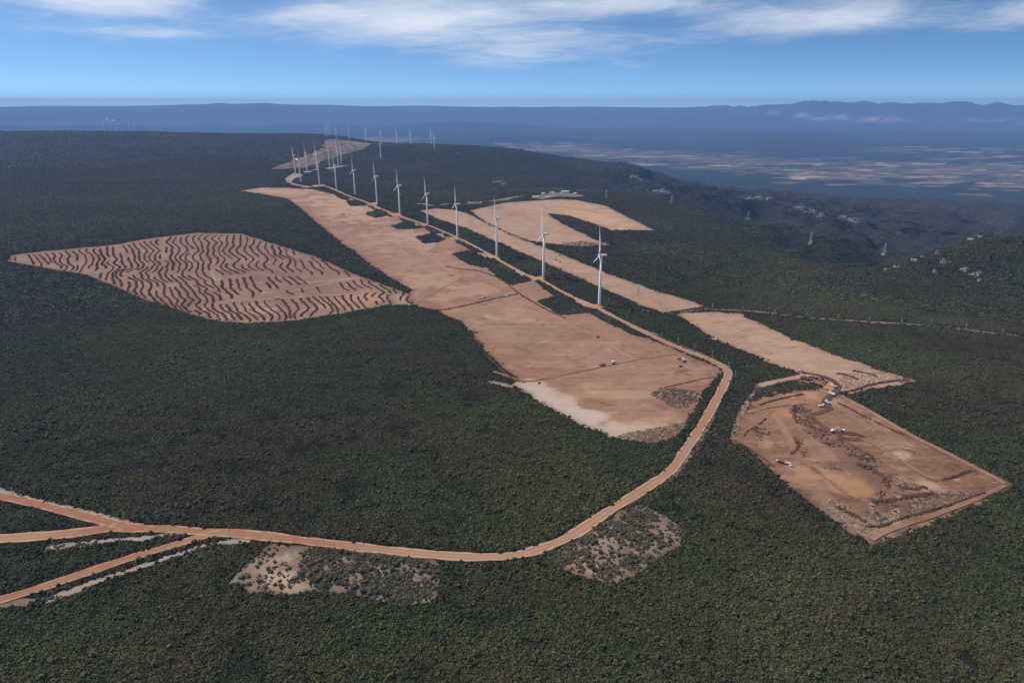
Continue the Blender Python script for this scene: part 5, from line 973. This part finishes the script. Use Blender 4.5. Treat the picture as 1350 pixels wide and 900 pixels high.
# ------------------------------------------------------------------ light, sky, air, camera
SUN_EL, SUN_AZ = R(52), R(-62)          # azimuth clockwise from the view direction
sd = Vector((math.cos(SUN_EL) * math.sin(SUN_AZ), math.cos(SUN_EL) * math.cos(SUN_AZ), math.sin(SUN_EL)))
L = bpy.data.lights.new('sun', 'SUN'); L.energy = 4.6; L.angle = R(.53); L.color = (1.0, .90, .76)
sun = bpy.data.objects.new('sun', L); COL.objects.link(sun); sun.rotation_euler = sd.to_track_quat('Z', 'Y').to_euler(); sun.location = (0, 0, 2000)
W = bpy.data.worlds.new('World'); S.world = W; W.use_nodes = True; nt = W.node_tree; nt.nodes.clear(); N = nt.nodes.new; LK = nt.links.new
out = N('ShaderNodeOutputWorld'); bg = N('ShaderNodeBackground'); bg.inputs['Strength'].default_value = .108
sky = N('ShaderNodeTexSky'); sky.sky_type = 'NISHITA'; sky.sun_disc = False; sky.sun_elevation = SUN_EL; sky.sun_rotation = SUN_AZ % (2 * math.pi); sky.altitude = 1200; sky.air_density = 1.0; sky.dust_density = .6; sky.ozone_density = 3.0
class WN(NT):
    def __init__(s, tree): s.t = tree
w = WN(nt)
tc = N('ShaderNodeTexCoord'); sx = N('ShaderNodeSeparateXYZ'); LK(tc.outputs['Generated'], sx.inputs[0]); X, Y, Z = sx.outputs
# cirrus: streaks on a plane high above, more of it towards the zenith
zz = w.math('MAXIMUM', w.math('ADD', Z, .10), .02)
sv = N('ShaderNodeCombineXYZ'); LK(X, sv.inputs[0]); LK(Y, sv.inputs[1]); LK(w.math('ADD', w.math('MULTIPLY', Z, 4.4), .036), sv.inputs[2]); nrm = N('ShaderNodeVectorMath'); nrm.operation = 'NORMALIZE'; LK(sv.outputs[0], nrm.inputs[0]); LK(nrm.outputs[0], sky.inputs['Vector'])
cv = N('ShaderNodeCombineXYZ'); LK(w.math('DIVIDE', X, zz), cv.inputs[0]); LK(w.math('DIVIDE', Y, zz), cv.inputs[1])
def mp(sc, rz, off=(0, 0, 0)):
    m = N('ShaderNodeMapping'); LK(cv.outputs[0], m.inputs[0]); m.inputs['Scale'].default_value = sc; m.inputs['Rotation'].default_value = (0, 0, rz); m.inputs['Location'].default_value = off; return m.outputs[0]
c1 = w.noise(1.0, mp((.62, .50, 1), .18, (1.35, .4, 0)), 6, .6, .6); c2 = w.noise(1.0, mp((2.2, 3.0, 1), .45, (.3, .2, 0)), 8, .68, 1.0); c3 = w.noise(1.0, mp((1.4, .9, 1), -.2), 5, .6)
cov = w.math('ADD', w.math('MULTIPLY', c1, .70), w.math('ADD', w.math('MULTIPLY', c2, .40), w.math('MULTIPLY', c3, .16)))
hi = w.ramp(Z, .012, .115, -.34, -.04)
cov = w.math('ADD', cov, hi)
# the big bank above the turbines and the thin veil at upper left
def blob(ax, az_, sx_, sz_, amp):
    d1 = w.math('POWER', w.math('DIVIDE', w.math('SUBTRACT', w.math('DIVIDE', X, w.math('MAXIMUM', Y, .05)), ax), sx_), 2.0); d2 = w.math('POWER', w.math('DIVIDE', w.math('SUBTRACT', Z, az_), sz_), 2.0)
    return w.math('MULTIPLY', w.math('EXPONENT', w.math('MULTIPLY', w.math('ADD', d1, d2), -1.0)), amp)
for b in [(-.12, .105, .17, .036, .30), (-.30, .108, .10, .012, .16), (.0, .066, .10, .022, .22), (.16, .05, .05, .006, .16), (.08, .04, .12, .006, .15), (.13, .124, .15, .012, .24), (-.54, .115, .15, .018, .30), (.43, .098, .14, .014, .26), (-.36, .12, .06, .02, -.25), (.18, .10, .09, .012, -.16), (.70, .09, .1, .012, .18), (-.48, .082, .1, .007, .22), (-.02, .05, .12, .012, .12)]:
    cov = w.math('ADD', cov, blob(*b))
den = w.ramp(cov, .47, 1.08, 0, .84)
col = sky.outputs[0]
den_l = w.math('MULTIPLY', den, w.ramp(Z, .0, .05))
hs = N('ShaderNodeHueSaturation'); hs.inputs['Saturation'].default_value = 1.03; LK(w.mix(1.0, col, (.84, 1.02, 1.03), 'MULTIPLY'), hs.inputs['Color'])
final = w.mix(den_l, hs.outputs[0], (6.6, 6.7, 7.0))
LK(final, bg.inputs[0]); LK(bg.outputs[0], out.inputs[0])
# air
hz = MB(); hz.box((0, 21200, 0), (120000, 45000, 1)); ZB, ZT = -660., 690.
Vh = [(p[0], p[1], ZB if p[2] < 0 else ZT) for p in hz.v]
m = bpy.data.materials.new('air'); m.use_nodes = True; m.node_tree.nodes.clear(); o_ = m.node_tree.nodes.new('ShaderNodeOutputMaterial'); pvn = m.node_tree.nodes.new('ShaderNodeVolumePrincipled')
pvn.inputs["Color"].default_value = (.26, .49, 1.0, 1); pvn.inputs["Density"].default_value = 3.6e-5; pvn.inputs["Anisotropy"].default_value = 0.0
m.node_tree.links.new(pvn.outputs[0], o_.inputs['Volume'])
hb = mesh_obj('haze', Vh, hz.f, m); tag(hb, 'thin blue haze filling the air over plateau and valley', 'haze', kind='stuff')
cam = bpy.data.cameras.new('camera'); cam.lens = 24; cam.sensor_width = 36; cam.clip_start = 1; cam.clip_end = 90000
co = bpy.data.objects.new('camera', cam); COL.objects.link(co); co.location = (0, 0, H); co.rotation_euler = (math.pi / 2 - PITCH, 0, 0); S.camera = co
S.render.engine = 'CYCLES'; S.cycles.use_denoising = True; S.cycles.volume_bounces = 0; S.cycles.max_bounces = 5; S.cycles.diffuse_bounces = 2
S.view_settings.view_transform = 'Standard'; S.view_settings.look = 'None'; S.view_settings.exposure = 0.42; S.view_settings.gamma = 1.0
